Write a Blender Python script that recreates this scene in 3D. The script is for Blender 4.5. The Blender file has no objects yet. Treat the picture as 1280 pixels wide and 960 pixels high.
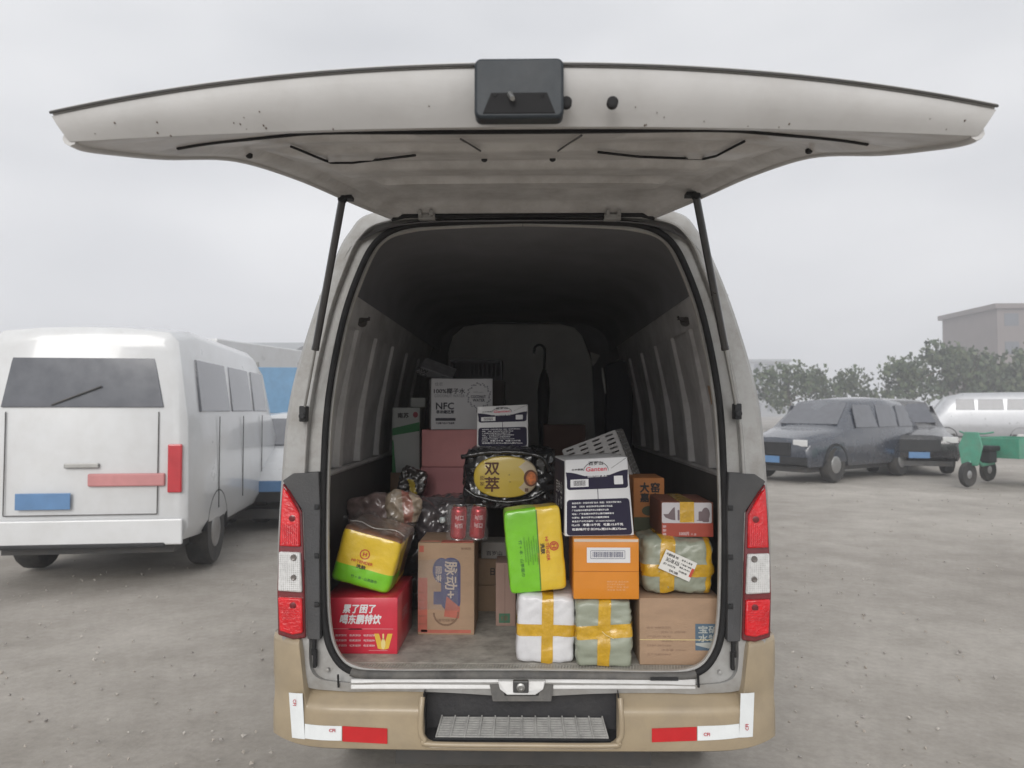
import bpy, math, random
from mathutils import Vector, Matrix, Euler, noise
R = math.radians
rnd = random.Random(7)
sc = bpy.context.scene
col = sc.collection

# ------------------------------------------------------------ camera, sky, sun
CZ = 1.52                      # camera height
F = 961.0                      # focal length in photo pixels (1280 wide)
cam_d = bpy.data.cameras.new('camera'); cam = bpy.data.objects.new('camera', cam_d); col.objects.link(cam)
cam_d.sensor_width = 36; cam_d.lens = F / 1280 * 36; cam_d.clip_end = 3000; cam_d.clip_start = .05
PITCH, YAW = math.atan(32 / F), math.atan(17 / F)
cam.location = (0, 0, CZ); cam.rotation_euler = Euler((R(90) + PITCH, 0, YAW))
sc.camera = cam
cam_d.dof.use_dof = True; cam_d.dof.focus_distance = 2.15; cam_d.dof.aperture_fstop = 6.0

SUN_EL, SUN_AZ = R(25), R(188)      # azimuth measured clockwise from +Y
w = bpy.data.worlds.new('World'); sc.world = w; w.use_nodes = True
nt = w.node_tree; N = nt.nodes; L = nt.links; N.clear()
out = N.new('ShaderNodeOutputWorld'); bg = N.new('ShaderNodeBackground'); bg.inputs['Strength'].default_value = .1
sky = N.new('ShaderNodeTexSky'); sky.sky_type = 'NISHITA'; sky.sun_disc = False
sky.sun_elevation = SUN_EL; sky.sun_rotation = SUN_AZ; sky.dust_density = 4; sky.air_density = 1.0
hs = N.new('ShaderNodeHueSaturation'); hs.inputs['Saturation'].default_value = .12; hs.inputs['Value'].default_value = 1.0
tc = N.new('ShaderNodeTexCoord'); mp = N.new('ShaderNodeMapping'); mp.inputs['Scale'].default_value = (1, 1, 2.6)
ns = N.new('ShaderNodeTexNoise'); ns.inputs['Scale'].default_value = 1.9; ns.inputs['Detail'].default_value = 3; ns.inputs['Roughness'].default_value = .45
rp = N.new('ShaderNodeValToRGB'); rp.color_ramp.elements[0].position = .3; rp.color_ramp.elements[1].position = .72
rp.color_ramp.elements[0].color = (5.6, 5.75, 6.05, 1); rp.color_ramp.elements[1].color = (9.3, 9.32, 9.4, 1)
mx = N.new('ShaderNodeMixRGB'); mx.inputs[0].default_value = .93
L.new(tc.outputs['Generated'], mp.inputs[0]); L.new(mp.outputs[0], ns.inputs['Vector']); L.new(ns.outputs[0], rp.inputs[0])
L.new(sky.outputs[0], hs.inputs['Color']); L.new(hs.outputs[0], mx.inputs[1]); L.new(rp.outputs[0], mx.inputs[2])
L.new(mx.outputs[0], bg.inputs[0]); L.new(bg.outputs[0], out.inputs[0])
sd = bpy.data.lights.new('sun', 'SUN'); sd.energy = 1.75; sd.angle = R(34); sd.color = (1, .97, .93)
so = bpy.data.objects.new('sun', sd); col.objects.link(so)
sv = Vector((math.sin(SUN_AZ) * math.cos(SUN_EL), math.cos(SUN_AZ) * math.cos(SUN_EL), math.sin(SUN_EL)))
so.rotation_euler = sv.to_track_quat('Z', 'Y').to_euler()
sc.view_settings.view_transform = 'Standard'; sc.view_settings.look = 'None'; sc.view_settings.exposure = .2; sc.view_settings.gamma = 1
sc.render.engine = 'CYCLES'
sc.cycles.max_bounces = 10; sc.cycles.diffuse_bounces = 6; sc.cycles.volume_bounces = 3

# ------------------------------------------------------------ helpers
ROT = cam.rotation_euler.to_matrix(); CAM = Vector((0, 0, CZ))
def ray(px, py): return ROT @ Vector(((px - 640) / F, -(py - 480) / F, -1))
def W(px, py, Y): d = ray(px, py); return CAM + d * (Y / d.y)                 # point seen at a pixel, at depth Y
RY, RS = 2.63, .10                                                             # rear plane of the van
def RP(px, py, off=0.):
    d = ray(px, py); t = (RY + RS * (CZ - .85) + off) / (d.y - RS * d.z); return CAM + d * t
XC = -.010                                                                     # middle of the van
def LP(px, py, off=0.):                                                        # left pixel -> half width point (mirrored)
    p = RP(px, py, off); return (XC - p.x, p.y, p.z)

MATS = {}
def mat(name, c, rough=.6, metal=0., var=.12, scale=6., bump=.0, bscale=60., dirt=0., dcol=(.16, .13, .10), dscale=4., coat=0., spec=.5, trans=0., alpha=1., stretch=None):
    if name in MATS: return MATS[name]
    m = bpy.data.materials.new(name); m.use_nodes = True; MATS[name] = m
    t = m.node_tree; b = t.nodes['Principled BSDF']; ln = t.links
    b.inputs['Roughness'].default_value = rough; b.inputs['Metallic'].default_value = metal
    b.inputs['Coat Weight'].default_value = coat; b.inputs['Coat Roughness'].default_value = .08
    b.inputs['Specular IOR Level'].default_value = spec; b.inputs['Transmission Weight'].default_value = trans
    b.inputs['Alpha'].default_value = alpha
    tc = t.nodes.new('ShaderNodeTexCoord'); mpn = t.nodes.new('ShaderNodeMapping')
    if stretch: mpn.inputs['Scale'].default_value = stretch
    ln.new(tc.outputs['Object'], mpn.inputs[0])
    n = t.nodes.new('ShaderNodeTexNoise'); n.inputs['Scale'].default_value = scale; n.inputs['Detail'].default_value = 6; n.inputs['Roughness'].default_value = .6
    ln.new(mpn.outputs[0], n.inputs['Vector'])
    r = t.nodes.new('ShaderNodeValToRGB'); r.color_ramp.elements[0].position = .3; r.color_ramp.elements[1].position = .7
    r.color_ramp.elements[0].color = tuple(x * (1 - var) for x in c) + (1,); r.color_ramp.elements[1].color = tuple(min(1, x * (1 + var)) for x in c) + (1,)
    ln.new(n.outputs[0], r.inputs[0]); last = r.outputs[0]
    if dirt > 0:
        n2 = t.nodes.new('ShaderNodeTexNoise'); n2.inputs['Scale'].default_value = dscale; n2.inputs['Detail'].default_value = 9; n2.inputs['Roughness'].default_value = .72
        ln.new(mpn.outputs[0], n2.inputs['Vector'])
        r2 = t.nodes.new('ShaderNodeMapRange'); r2.inputs[1].default_value = .42; r2.inputs[2].default_value = .78; r2.inputs[4].default_value = dirt
        ln.new(n2.outputs[0], r2.inputs[0])
        mx = t.nodes.new('ShaderNodeMixRGB'); mx.inputs[2].default_value = (*dcol, 1); ln.new(r2.outputs[0], mx.inputs[0]); ln.new(last, mx.inputs[1]); last = mx.outputs[0]
    ln.new(last, b.inputs['Base Color'])
    rr = t.nodes.new('ShaderNodeMapRange'); rr.inputs[3].default_value = max(.02, rough - .1); rr.inputs[4].default_value = min(1, rough + .12)
    ln.new(n.outputs[0], rr.inputs[0]); ln.new(rr.outputs[0], b.inputs['Roughness'])
    if bump > 0:
        n3 = t.nodes.new('ShaderNodeTexNoise'); n3.inputs['Scale'].default_value = bscale; n3.inputs['Detail'].default_value = 5
        ln.new(mpn.outputs[0], n3.inputs['Vector'])
        bp = t.nodes.new('ShaderNodeBump'); bp.inputs['Strength'].default_value = bump; bp.inputs['Distance'].default_value = .01
        ln.new(n3.outputs[0], bp.inputs['Height']); ln.new(bp.outputs[0], b.inputs['Normal'])
    return m

class MB:
    def __init__(s): s.v = []; s.f = []; s.m = []; s.cur = 0
    def add(s, vs, fs):
        o = len(s.v); s.v += [tuple(p) for p in vs]; s.f += [tuple(i + o for i in f) for f in fs]; s.m += [s.cur] * len(fs); return s
    def box(s, x0, x1, y0, y1, z0, z1, M=None):
        vs = [Vector((x, y, z)) for z in (z0, z1) for y in (y0, y1) for x in (x0, x1)]
        if M: vs = [M @ p for p in vs]
        return s.add(vs, [(0, 2, 3, 1), (4, 5, 7, 6), (0, 1, 5, 4), (2, 6, 7, 3), (0, 4, 6, 2), (1, 3, 7, 5)])
    def grid(s, rows, close=False):
        n = len(rows[0]); fs = []
        for i in range(len(rows) - 1):
            for j in range(n if close else n - 1):
                k = (j + 1) % n; fs.append((i * n + j, i * n + k, (i + 1) * n + k, (i + 1) * n + j))
        return s.add([p for r in rows for p in r], fs)
    def tube(s, pts, r, n=8, cap=True):
        pts = [Vector(p) for p in pts]; rows = []; rs = r if isinstance(r, (list, tuple)) else [r] * len(pts)
        up = None
        for i, p in enumerate(pts):
            d = (pts[min(i + 1, len(pts) - 1)] - pts[max(i - 1, 0)]).normalized()
            if up is None: up = d.orthogonal().normalized()
            else: up = (up - d * up.dot(d)).normalized()
            b = d.cross(up); rows.append([p + (up * math.cos(a) + b * math.sin(a)) * rs[i] for a in [2 * math.pi * k / n for k in range(n)]])
        s.grid(rows, True)
        if cap: s.add(rows[0], [tuple(range(n))[::-1]]); s.add(rows[-1], [tuple(range(n))])
        return s
    def lathe(s, prof, n=20, M=None, axis='z'):
        rows = []
        for r, h in prof:
            row = []
            for k in range(n):
                a = 2 * math.pi * k / n
                p = Vector((r * math.cos(a), r * math.sin(a), h)) if axis == 'z' else (Vector((h, r * math.cos(a), r * math.sin(a))) if axis == 'x' else Vector((r * math.cos(a), h, r * math.sin(a))))
                row.append(M @ p if M else p)
            rows.append(row)
        s.grid(rows, True); s.add(rows[0], [tuple(range(n))[::-1]]); s.add(rows[-1], [tuple(range(n))]); return s
    def prism(s, poly, d):                       # poly: list of 3D points; d: extrusion vector
        poly = [Vector(p) for p in poly]; d = Vector(d); n = len(poly)
        s.add(poly + [p + d for p in poly], [tuple(range(n))[::-1], tuple(range(n, 2 * n))] + [(i, (i + 1) % n, n + (i + 1) % n, n + i) for i in range(n)]); return s
    def build(s, name, m, parent=None, smooth=None, bevel=0., seg=2, M=None):
        me = bpy.data.meshes.new(name); me.from_pydata([tuple(v) for v in s.v], [], s.f); me.update()
        ms = m if isinstance(m, (list, tuple)) else [m]
        for x in ms: me.materials.append(x)
        if len(ms) > 1: me.polygons.foreach_set('material_index', s.m)
        if smooth is not None:
            me.polygons.foreach_set('use_smooth', [True] * len(me.polygons)); me.set_sharp_from_angle(angle=R(smooth))
        o = bpy.data.objects.new(name, me); col.objects.link(o)
        if M is not None: o.matrix_world = M
        if parent: o.parent = parent
        if bevel:
            b = o.modifiers.new('bevel', 'BEVEL'); b.width = bevel; b.segments = seg; b.limit_method = 'ANGLE'; b.angle_limit = R(40)
        return o
def fixn(o):
    import bmesh
    bm = bmesh.new(); bm.from_mesh(o.data); bmesh.ops.remove_doubles(bm, verts=bm.verts, dist=1e-5); bmesh.ops.recalc_face_normals(bm, faces=bm.faces); bm.to_mesh(o.data); bm.free(); return o
def thing(name, label, cat, loc=(0, 0, 0), rot=(0, 0, 0), group=None):
    o = bpy.data.objects.new(name, None); col.objects.link(o); o.location = loc; o.rotation_euler = rot
    o.empty_display_size = .1; return tag(o, label, cat, group)
def tag(o, label=None, cat=None, group=None, kind=None):
    if label: o['label'] = label
    if cat: o['category'] = cat
    if group: o['group'] = group
    if kind: o['kind'] = kind
    return o
def copy_tree(o, parent=None):
    c = o.copy(); col.objects.link(c)
    if parent: c.parent = parent
    for ch in list(o.children): copy_tree(ch, c)
    return c

_tc = {}
def glyphs(body):
    if body in _tc: return _tc[body]
    c = bpy.data.curves.new('t', 'FONT'); c.body = body; c.resolution_u = 2; c.offset = .0
    o = bpy.data.objects.new('t', c); col.objects.link(o); bpy.context.view_layer.update()
    me = bpy.data.meshes.new_from_object(o.evaluated_get(bpy.context.evaluated_depsgraph_get()))
    vs = [tuple(v.co) for v in me.vertices]; fs = [tuple(p.vertices) for p in me.polygons]
    bpy.data.objects.remove(o); bpy.data.curves.remove(c); bpy.data.meshes.remove(me)
    xs = [v[0] for v in vs]; ys = [v[1] for v in vs]
    r = (vs, fs, min(xs), max(xs), min(ys), max(ys)); _tc[body] = r; return r
def ttext(mb, body, cx, cz, wd, ht, rot=0., slant=0., bold=0., warp=None, y=-.0012, plane='front', M=None):
    vs, fs, x0, x1, y0, y1 = glyphs(body)
    offs = [(0, 0)] if not bold else [(-bold, 0), (bold, 0), (0, bold), (0, -bold)]
    ca, sa = math.cos(rot), math.sin(rot)
    for k, (ox, oz) in enumerate(offs):
        o = []
        for v in vs:
            a = (v[0] - x0) / (x1 - x0) * wd - wd / 2 + ox; b = (v[1] - y0) / (y1 - y0) * ht - ht / 2 + oz; a += b * slant
            p = Vector((cx + a * ca - b * sa, y - k * .00004, cz + a * sa + b * ca))
            if plane == 'left': p = Vector((0, 0, 0)) + Vector((p.y, -p.x, p.z))
            if warp: p = warp(p)
            if M: p = M @ p
            o.append(p)
        mb.add(o, fs)
def patch(mb, x0, x1, z0, z1, y=-.0008, n=1, warp=None, rnd_=0., rot=0.):
    """flat print patch on a front face, optionally with rounded corners"""
    cx, cz = (x0 + x1) / 2, (z0 + z1) / 2; pts = []
    if rnd_:
        for (sx, sz, a0) in ((1, 1, 0), (-1, 1, 90), (-1, -1, 180), (1, -1, 270)):
            for k in range(6):
                a = R(a0 + k * 18); pts.append((cx + sx * ((x1 - x0) / 2 - rnd_) + rnd_ * math.cos(a), cz + sz * ((z1 - z0) / 2 - rnd_) + rnd_ * math.sin(a)))
    else: pts = [(x0, z0), (x1, z0), (x1, z1), (x0, z1)][::-1]
    ca, sa = math.cos(rot), math.sin(rot)
    vs = [Vector((cx + (a - cx) * ca - (b - cz) * sa, y, cz + (a - cx) * sa + (b - cz) * ca)) for a, b in pts]
    if warp: vs = [warp(p) for p in vs]
    mb.add(vs, [tuple(range(len(vs)))[::-1]])
def disc(mb, cx, cz, rx, rz, y=-.0009, n=32, warp=None):
    vs = [Vector((cx + rx * math.cos(2 * math.pi * k / n), y, cz + rz * math.sin(2 * math.pi * k / n))) for k in range(n)]
    if warp: vs = [warp(p) for p in vs]
    mb.add(vs, [tuple(range(n))])
def spline(keys, n=6):
    """Catmull-Rom through keys"""
    K = [Vector(k) for k in keys]; K = [K[0] * 2 - K[1]] + K + [K[-1] * 2 - K[-2]]; o = []
    for i in range(1, len(K) - 2):
        for j in range(n):
            t = j / n; a, b, c, d = K[i - 1:i + 3]
            o.append(.5 * ((2 * b) + (c - a) * t + (2 * a - 5 * b + 4 * c - d) * t * t + (3 * b - a - 3 * c + d) * t ** 3))
    o.append(K[-2]); return o

# ------------------------------------------------------------ materials
white = mat('van_white_paint', (.56, .56, .555), .38, var=.05, scale=3, dirt=.5, dcol=(.25, .235, .215), dscale=5, coat=.25)
frame_p = mat('frame_paint', (.34, .338, .33), .5, var=.08, scale=5, dirt=.75, dcol=(.17, .15, .125), dscale=9, coat=.1, bump=.1, bscale=40)
gatep = mat('gate_inner_paint', (.53, .525, .52), .42, var=.07, scale=4, dirt=.4, dcol=(.27, .25, .225), dscale=5, coat=.25, bump=.12, bscale=14)
liner = mat('gate_liner', (.55, .54, .53), .5, var=.12, scale=5, dirt=.6, dcol=(.18, .16, .14), dscale=7, coat=.1, bump=.15, bscale=10)
tan = mat('tan_bumper_paint', (.355, .285, .19), .42, var=.08, scale=3, dirt=.65, bump=.05, dcol=(.25, .205, .15), dscale=7, coat=.2)
rubber = mat('rubber', (.014, .014, .015), .75, bump=.15, var=.3, dirt=.12, dcol=(.08, .075, .07), dscale=12, spec=.25)
dirty_rubber = mat('dirty_rubber', (.085, .083, .08), .75, bump=.4, bscale=40, var=.4, dirt=.6, dcol=(.2, .185, .165), dscale=14)
blackp = mat('black_plastic', (.018, .019, .021), .55, bump=.1, var=.25, dirt=.12, spec=.3, dcol=(.11, .10, .09))
greyp = mat('charcoal_plastic', (.058, .059, .062), .6, bump=.15, bscale=120, var=.15, dirt=.2, spec=.3, dcol=(.15, .14, .12))
hole_m = mat('dark_cavity', (.012, .012, .013), .9)
metal = mat('worn_metal', (.35, .35, .34), .4, metal=.9, dirt=.3)
dmetal = mat('dark_metal', (.08, .08, .08), .5, metal=.6, dirt=.4)
ceilm = mat('ceiling_liner', (.18, .18, .19), .95, var=.15, scale=3, bump=.2, bscale=200)
sidel = mat('inner_wall_paint', (.52, .51, .505), .55, var=.12, scale=4, dirt=.5, dcol=(.11, .10, .09), dscale=6)
sided = mat('lower_wall_liner', (.10, .095, .092), .8, var=.2, scale=5, dirt=.4, dcol=(.10, .09, .08), dscale=8)
bulkm = mat('bulkhead_grey', (.70, .71, .70), .85, var=.12, scale=3)
floorm = mat('floor_vinyl', (.42, .40, .36), .6, var=.16, scale=7, dirt=.85, dcol=(.09, .08, .07), dscale=13, bump=.2, bscale=50)
redl = mat('red_lens', (.56, .004, .010), .2, var=.25, scale=22, coat=.4, bump=.25, bscale=90)
dredl = mat('dark_red_rim', (.14, .006, .010), .2, coat=.8, var=.15)
clearl = mat('clear_lens', (.55, .55, .54), .15, var=.25, scale=60, coat=1.)
reft = mat('reflective_white', (.74, .77, .78), .35, var=.04, scale=20, coat=.3)
refr = mat('reflective_red', (.5, .012, .016), .35, var=.08, scale=20, coat=.3)
redink = mat('red_ink', (.45, .03, .05), .6)
glassd = mat('dark_glass', (.02, .023, .026), .08, coat=1., spec=.8)
tyre = mat('tyre_rubber', (.025, .025, .025), .85, bump=.4, dirt=.5, dcol=(.13, .115, .095))
hub_m = mat('wheel_hub', (.4, .4, .4), .4, metal=.7, dirt=.5)
cb = mat('corrugated_cardboard', (.37, .25, .165), .85, var=.1, scale=9, bump=.15, bscale=90, dirt=.25, dcol=(.22, .15, .10), stretch=(1, 1, 2.5))
cbd = mat('old_cardboard', (.25, .17, .11), .9, var=.14, scale=7, bump=.2, bscale=90, dirt=.4, dcol=(.12, .08, .055))
ink = mat('black_ink', (.03, .028, .03), .7)
brownink = mat('brown_ink', (.17, .10, .065), .8)
navy = mat('navy_print', (.014, .011, .036), .6, var=.12, scale=12, spec=.3)
whitep = mat('white_print', (.70, .70, .71), .5, var=.04, scale=10)
whitecb = mat('white_carton', (.66, .66, .67), .48, var=.04, scale=8, coat=.15, dirt=.2, dcol=(.42, .41, .40))
tapey = mat('yellow_packing_tape', (.56, .33, .02), .25, var=.18, scale=18, coat=.8, bump=.8, bscale=26)
tapec = mat('tan_packing_tape', (.42, .29, .17), .3, var=.1, scale=12, coat=.5)

# ------------------------------------------------------------ ground
g = MB(); n = 60
xs = [(-1) ** (k < 0) * (abs(k) / 30) ** 3.0 * 700 for k in range(-30, 31)]
ys = [(abs(k) / 30) ** 3.0 * 900 * (1 if k >= 0 else -1) for k in range(-30, 31)]
g.grid([[(x, y + 3, 0 if abs(x) > 60 or abs(y) > 60 else -.02 + .02 * noise.noise(Vector((x * .4, y * .4, 0)))) for x in xs] for y in ys])
gm = bpy.data.materials.new('packed_dirt'); gm.use_nodes = True
t = gm.node_tree; b = t.nodes['Principled BSDF']; b.inputs['Roughness'].default_value = .92
tcg = t.nodes.new('ShaderNodeTexCoord')
def gn(scale, det, ro=.6):
    n_ = t.nodes.new('ShaderNodeTexNoise'); n_.inputs['Scale'].default_value = scale; n_.inputs['Detail'].default_value = det; n_.inputs['Roughness'].default_value = ro
    t.links.new(tcg.outputs['Object'], n_.inputs['Vector']); return n_
n1 = gn(.22, 5); n2 = gn(1.6, 8, .7); n3 = gn(26, 6, .75)
r1 = t.nodes.new('ShaderNodeValToRGB'); r1.color_ramp.elements[0].position = .35; r1.color_ramp.elements[1].position = .68
r1.color_ramp.elements[0].color = (.295, .27, .24, 1); r1.color_ramp.elements[1].color = (.46, .43, .39, 1)
t.links.new(n1.outputs[0], r1.inputs[0])
r2 = t.nodes.new('ShaderNodeValToRGB'); r2.color_ramp.elements[0].position = .3; r2.color_ramp.elements[1].position = .7
r2.color_ramp.elements[0].color = (.78, .77, .75, 1); r2.color_ramp.elements[1].color = (1.1, 1.1, 1.1, 1)
t.links.new(n2.outputs[0], r2.inputs[0])
r3 = t.nodes.new('ShaderNodeValToRGB'); r3.color_ramp.elements[0].position = .32; r3.color_ramp.elements[1].position = .72
r3.color_ramp.elements[0].color = (.86, .86, .86, 1); r3.color_ramp.elements[1].color = (1.1, 1.1, 1.1, 1)
t.links.new(n3.outputs[0], r3.inputs[0])
m1 = t.nodes.new('ShaderNodeMixRGB'); m1.blend_type = 'MULTIPLY'; m1.inputs[0].default_value = 1
m2 = t.nodes.new('ShaderNodeMixRGB'); m2.blend_type = 'MULTIPLY'; m2.inputs[0].default_value = 1
t.links.new(r1.outputs[0], m1.inputs[1]); t.links.new(r2.outputs[0], m1.inputs[2]); t.links.new(m1.outputs[0], m2.inputs[1]); t.links.new(r3.outputs[0], m2.inputs[2])
t.links.new(m2.outputs[0], b.inputs['Base Color'])
bp = t.nodes.new('ShaderNodeBump'); bp.inputs['Strength'].default_value = .2; bp.inputs['Distance'].default_value = .02
t.links.new(n3.outputs[0], bp.inputs['Height']); t.links.new(bp.outputs[0], b.inputs['Normal'])
tag(g.build('ground', gm, smooth=60), kind='structure')

# loose gravel over the lot
gr = MB()
for k in range(2200):
    d = 2.6 + 22 * rnd.random() ** 1.5; a = rnd.uniform(-.75, .75); x, y = d * math.tan(a) * .9, d
    if abs(x) < 1.1 and 2.4 < y < 8: continue
    s = rnd.uniform(.004, .012) * (1 + d * .03); M = Matrix.Translation((x, y, s * .25 - .012)) @ Euler((rnd.random(), rnd.random(), rnd.random() * 6)).to_matrix().to_4x4()
    vs = [M @ Vector((s * rnd.uniform(.7, 1.3) * px_, s * rnd.uniform(.7, 1.3) * py_, s * .6 * pz_)) for px_, py_, pz_ in ((1, 0, 0), (-1, 0, 0), (0, 1, 0), (0, -1, 0), (0, 0, 1), (0, 0, -1))]
    gr.cur = k % 3
    gr.add(vs, [(0, 2, 4), (2, 1, 4), (1, 3, 4), (3, 0, 4), (2, 0, 5), (1, 2, 5), (3, 1, 5), (0, 3, 5)])
tag(gr.build('gravel', [mat('gravel_pale', (.42, .395, .36), .9), mat('gravel_tan', (.36, .325, .285), .9), mat('gravel_grey', (.32, .30, .28), .9)]),
    'loose gravel and small stones on the bare lot', 'gravel', kind='stuff')

# ------------------------------------------------------------ THE VAN
van = thing('delivery_van', 'white and tan high-roof cargo van with its rear tailgate raised, full of goods', 'van', (XC, 5.0, 0))
VI = van.matrix_world.inverted() if False else Matrix.Translation((-XC, -5.0, 0))
def vpart(mb, name, m, parent=None, **k):
    """build a part given in world coordinates under the van (or under one of its parts)"""
    o = mb.build(name, m, None, **k); o.parent = parent or van
    if parent is None: o.matrix_parent_inverse = VI
    return o
def X(h, s): return XC + s * h

O_k = [(653, 872), (560, 866), (480, 864), (425, 864), (368, 852), (350, 792), (347, 700), (352, 600), (362, 500), (390, 398), (418, 325), (436, 291), (466, 266), (560, 261), (653, 259)]
G_k = [(653, 853), (560, 853), (480, 853), (430, 853), (391, 842), (386, 790), (383, 700), (381, 600), (389, 500), (411, 396), (432, 334), (450, 297), (480, 277), (560, 270), (653, 268)]
S_k = [(653, 842), (560, 842), (480, 842), (440, 838), (418, 818), (407, 780), (404, 700), (405, 600), (411, 500), (429, 403), (451, 338), (472, 302), (505, 284), (560, 279), (653, 276)]
def curve(keys, off): return spline([LP(a, b_, off) for a, b_ in keys], 6)
cO = curve(O_k, .05); cO2 = curve([(a + 3, b_) for a, b_ in O_k], .012); cG = curve(G_k, -.002); cG2 = curve([(a + 4, b_ - 1) if b_ > 450 else (a + 3, b_ + 3) for a, b_ in G_k], .028); cS = curve(S_k, .03); 
def inner(keys, dx, dy, off):
    o = []
    for i, (a, b_) in enumerate(keys):
        p = Vector((a, b_)); q = Vector((653, 560)); d = (q - p); nx = 1 if abs(d.x) > 150 else abs(d.x) / 150; ny = 1 if i < 4 or i > 11 else .3
        o.append((a + dx * nx, b_ + (dy * ny if d.y > 0 else -dy * ny)))
    return curve(o, off)
cI = inner(S_k, 6, 5, .035); cI2 = inner(S_k, 8, 7, .05); cI3 = inner(S_k, 8, 6, .14)
def ring(name, curves, m, **k):
    mb = MB()
    for s in (-1, 1): mb.grid([[(X(p[0], s), p[1], p[2]) for p in c] for c in curves])
    return fixn(vpart(mb, name, m, **k))
ring('rear_door_frame', [cO, cO2, cG, cG2, curve([(a - 4, b_ + 2) for a, b_ in S_k], .03), cS, cI], frame_p, smooth=35)
ring('opening_trim_edge', [cI, cI2, cI3], mat('trim_edge_ivory', (.5, .49, .46), .5, dirt=.6), smooth=40)
# weather strip: closed rubber tube round the opening
ws = MB(); pts = [(X(p[0], -1), p[1] - .008, p[2]) for p in cS] + [(X(p[0], 1), p[1] - .008, p[2]) for p in cS[::-1]][1:]
ws.tube(pts, [.0118] * len(pts), 10); vpart(ws, 'weather_strip', rubber, smooth=60)
ws = MB(); pts = [(p[0], p[1] - .014, p[2]) for p in [Vector((X(q[0], -1), q[1], q[2])) for q in cS[:19]][::-1] + [Vector((X(q[0], 1), q[1], q[2])) for q in cS[1:19]]]
ws.tube(pts, [.0155] * len(pts), 8); vpart(ws, 'sill_gasket', dirty_rubber, smooth=60)
# pinch ribs along the drip gutter
for s in (-1, 1):
    gt = MB(); gt.tube([(X(p[0] + .004, s), p[1] + .002, p[2]) for p in cG[36:80]], .006, 6); vpart(gt, 'gutter_bead', frame_p, smooth=60)

# outer skin: loft the rear outline forwards
prof = [(p[0], p[2]) for p in cO[18:]]          # from low corner up to roof centre
zl = .36
prof = [(prof[0][0] - .02, zl), (prof[0][0] + .045, zl + .06)] + [(max(a, 0), z) for a, z in prof[2:]]
stat = []
for (Y, sw, top) in [(2.70, 1, 1), (3.0, 1.003, 1.0), (4.5, 1.006, 1.0), (6.0, 1.0, 1.0), (6.5, .985, .985), (6.9, .965, .93), (7.15, .94, .72), (7.38, .90, .50), (7.52, .84, .40), (7.56, .78, .36)]:
    row = []
    for a, z in prof:
        zz = zl + (z - zl) * top; aw = a * sw
        if top < .95 and a > .3: aw = max(aw, .8 * sw * (1 if z < 2.1 else a / .62 * .95))
        row.append((aw, Y + (RS * (z - .85) if Y < 2.9 else 0), zz))
    stat.append(row)
mb = MB()
for s in (-1, 1): mb.grid([[(X(a, s), y, z) for a, y, z in r_] for r_ in stat])
last = [(X(a, -1), y, z) for a, y, z in stat[-1]] + [(X(a, 1), y, z) for a, y, z in stat[-1][::-1][1:]]
mb.add(last, [tuple(range(len(last)))])
fixn(vpart(mb, 'body_shell', white, smooth=40))
mb = MB(); mb.box(XC - .70, XC + .70, 2.9, 7.3, .33, .40); mb.box(XC - .45, XC + .45, 2.75, 7.0, .27, .33); vpart(mb, 'chassis', dmetal)
for s in (-1, 1):
    mb = MB(); c_ = min(cO[30:80], key=lambda p: abs(p[2] - LP(402, 374)[2]))
    mb.tube([(X(c_[0] - .001, s), 2.80, c_[2]), (X(c_[0] + .006, s), 6.4, c_[2])], .007, 6); vpart(mb, 'drip_rail', white, smooth=60)
    for (y0, y1) in ((3.15, 4.25), (4.4, 5.5), (5.7, 6.45)):
        mb = MB(); zz = (1.36, 1.76); hx2 = [min(cO[24:70], key=lambda p: abs(p[2] - z))[0] * 1.005 + .002 for z in zz]; mb.prism([(X(hx2[0], s), y0, zz[0]), (X(hx2[0], s), y1, zz[0]), (X(hx2[1], s), y1 - .04, zz[1]), (X(hx2[1], s), y0 + .04, zz[1])], (s * .010, 0, 0)); fixn(vpart(mb, 'side_window', glassd, bevel=.004))
    for (yy) in (3.55, 6.35):
        w_ = MB(); Mx = Matrix.Translation((X(.735, s), yy, .30))
        w_.lathe([(.18, -.09), (.27, -.095), (.298, -.075), (.30, 0), (.298, .075), (.27, .095), (.18, .09)], 28, Mx, 'x')
        wo = fixn(vpart(w_, 'wheel', tyre, smooth=50))
        hb = MB(); hb.lathe([(.05, .098 * s), (.13, .098 * s), (.17, .080 * s), (.18, .0)], 20, Mx, 'x')
        h_ = fixn(hb.build('rim', hub_m, wo, smooth=40)); h_.matrix_parent_inverse = Matrix()
wsh = MB(); wsh.prism([(XC - .66, 7.0, 1.30), (XC + .66, 7.0, 1.30), (XC + .56, 6.86, 1.92), (XC - .56, 6.86, 1.92)], (0, .14, 0)); vpart(wsh, 'windscreen', glassd)

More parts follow.
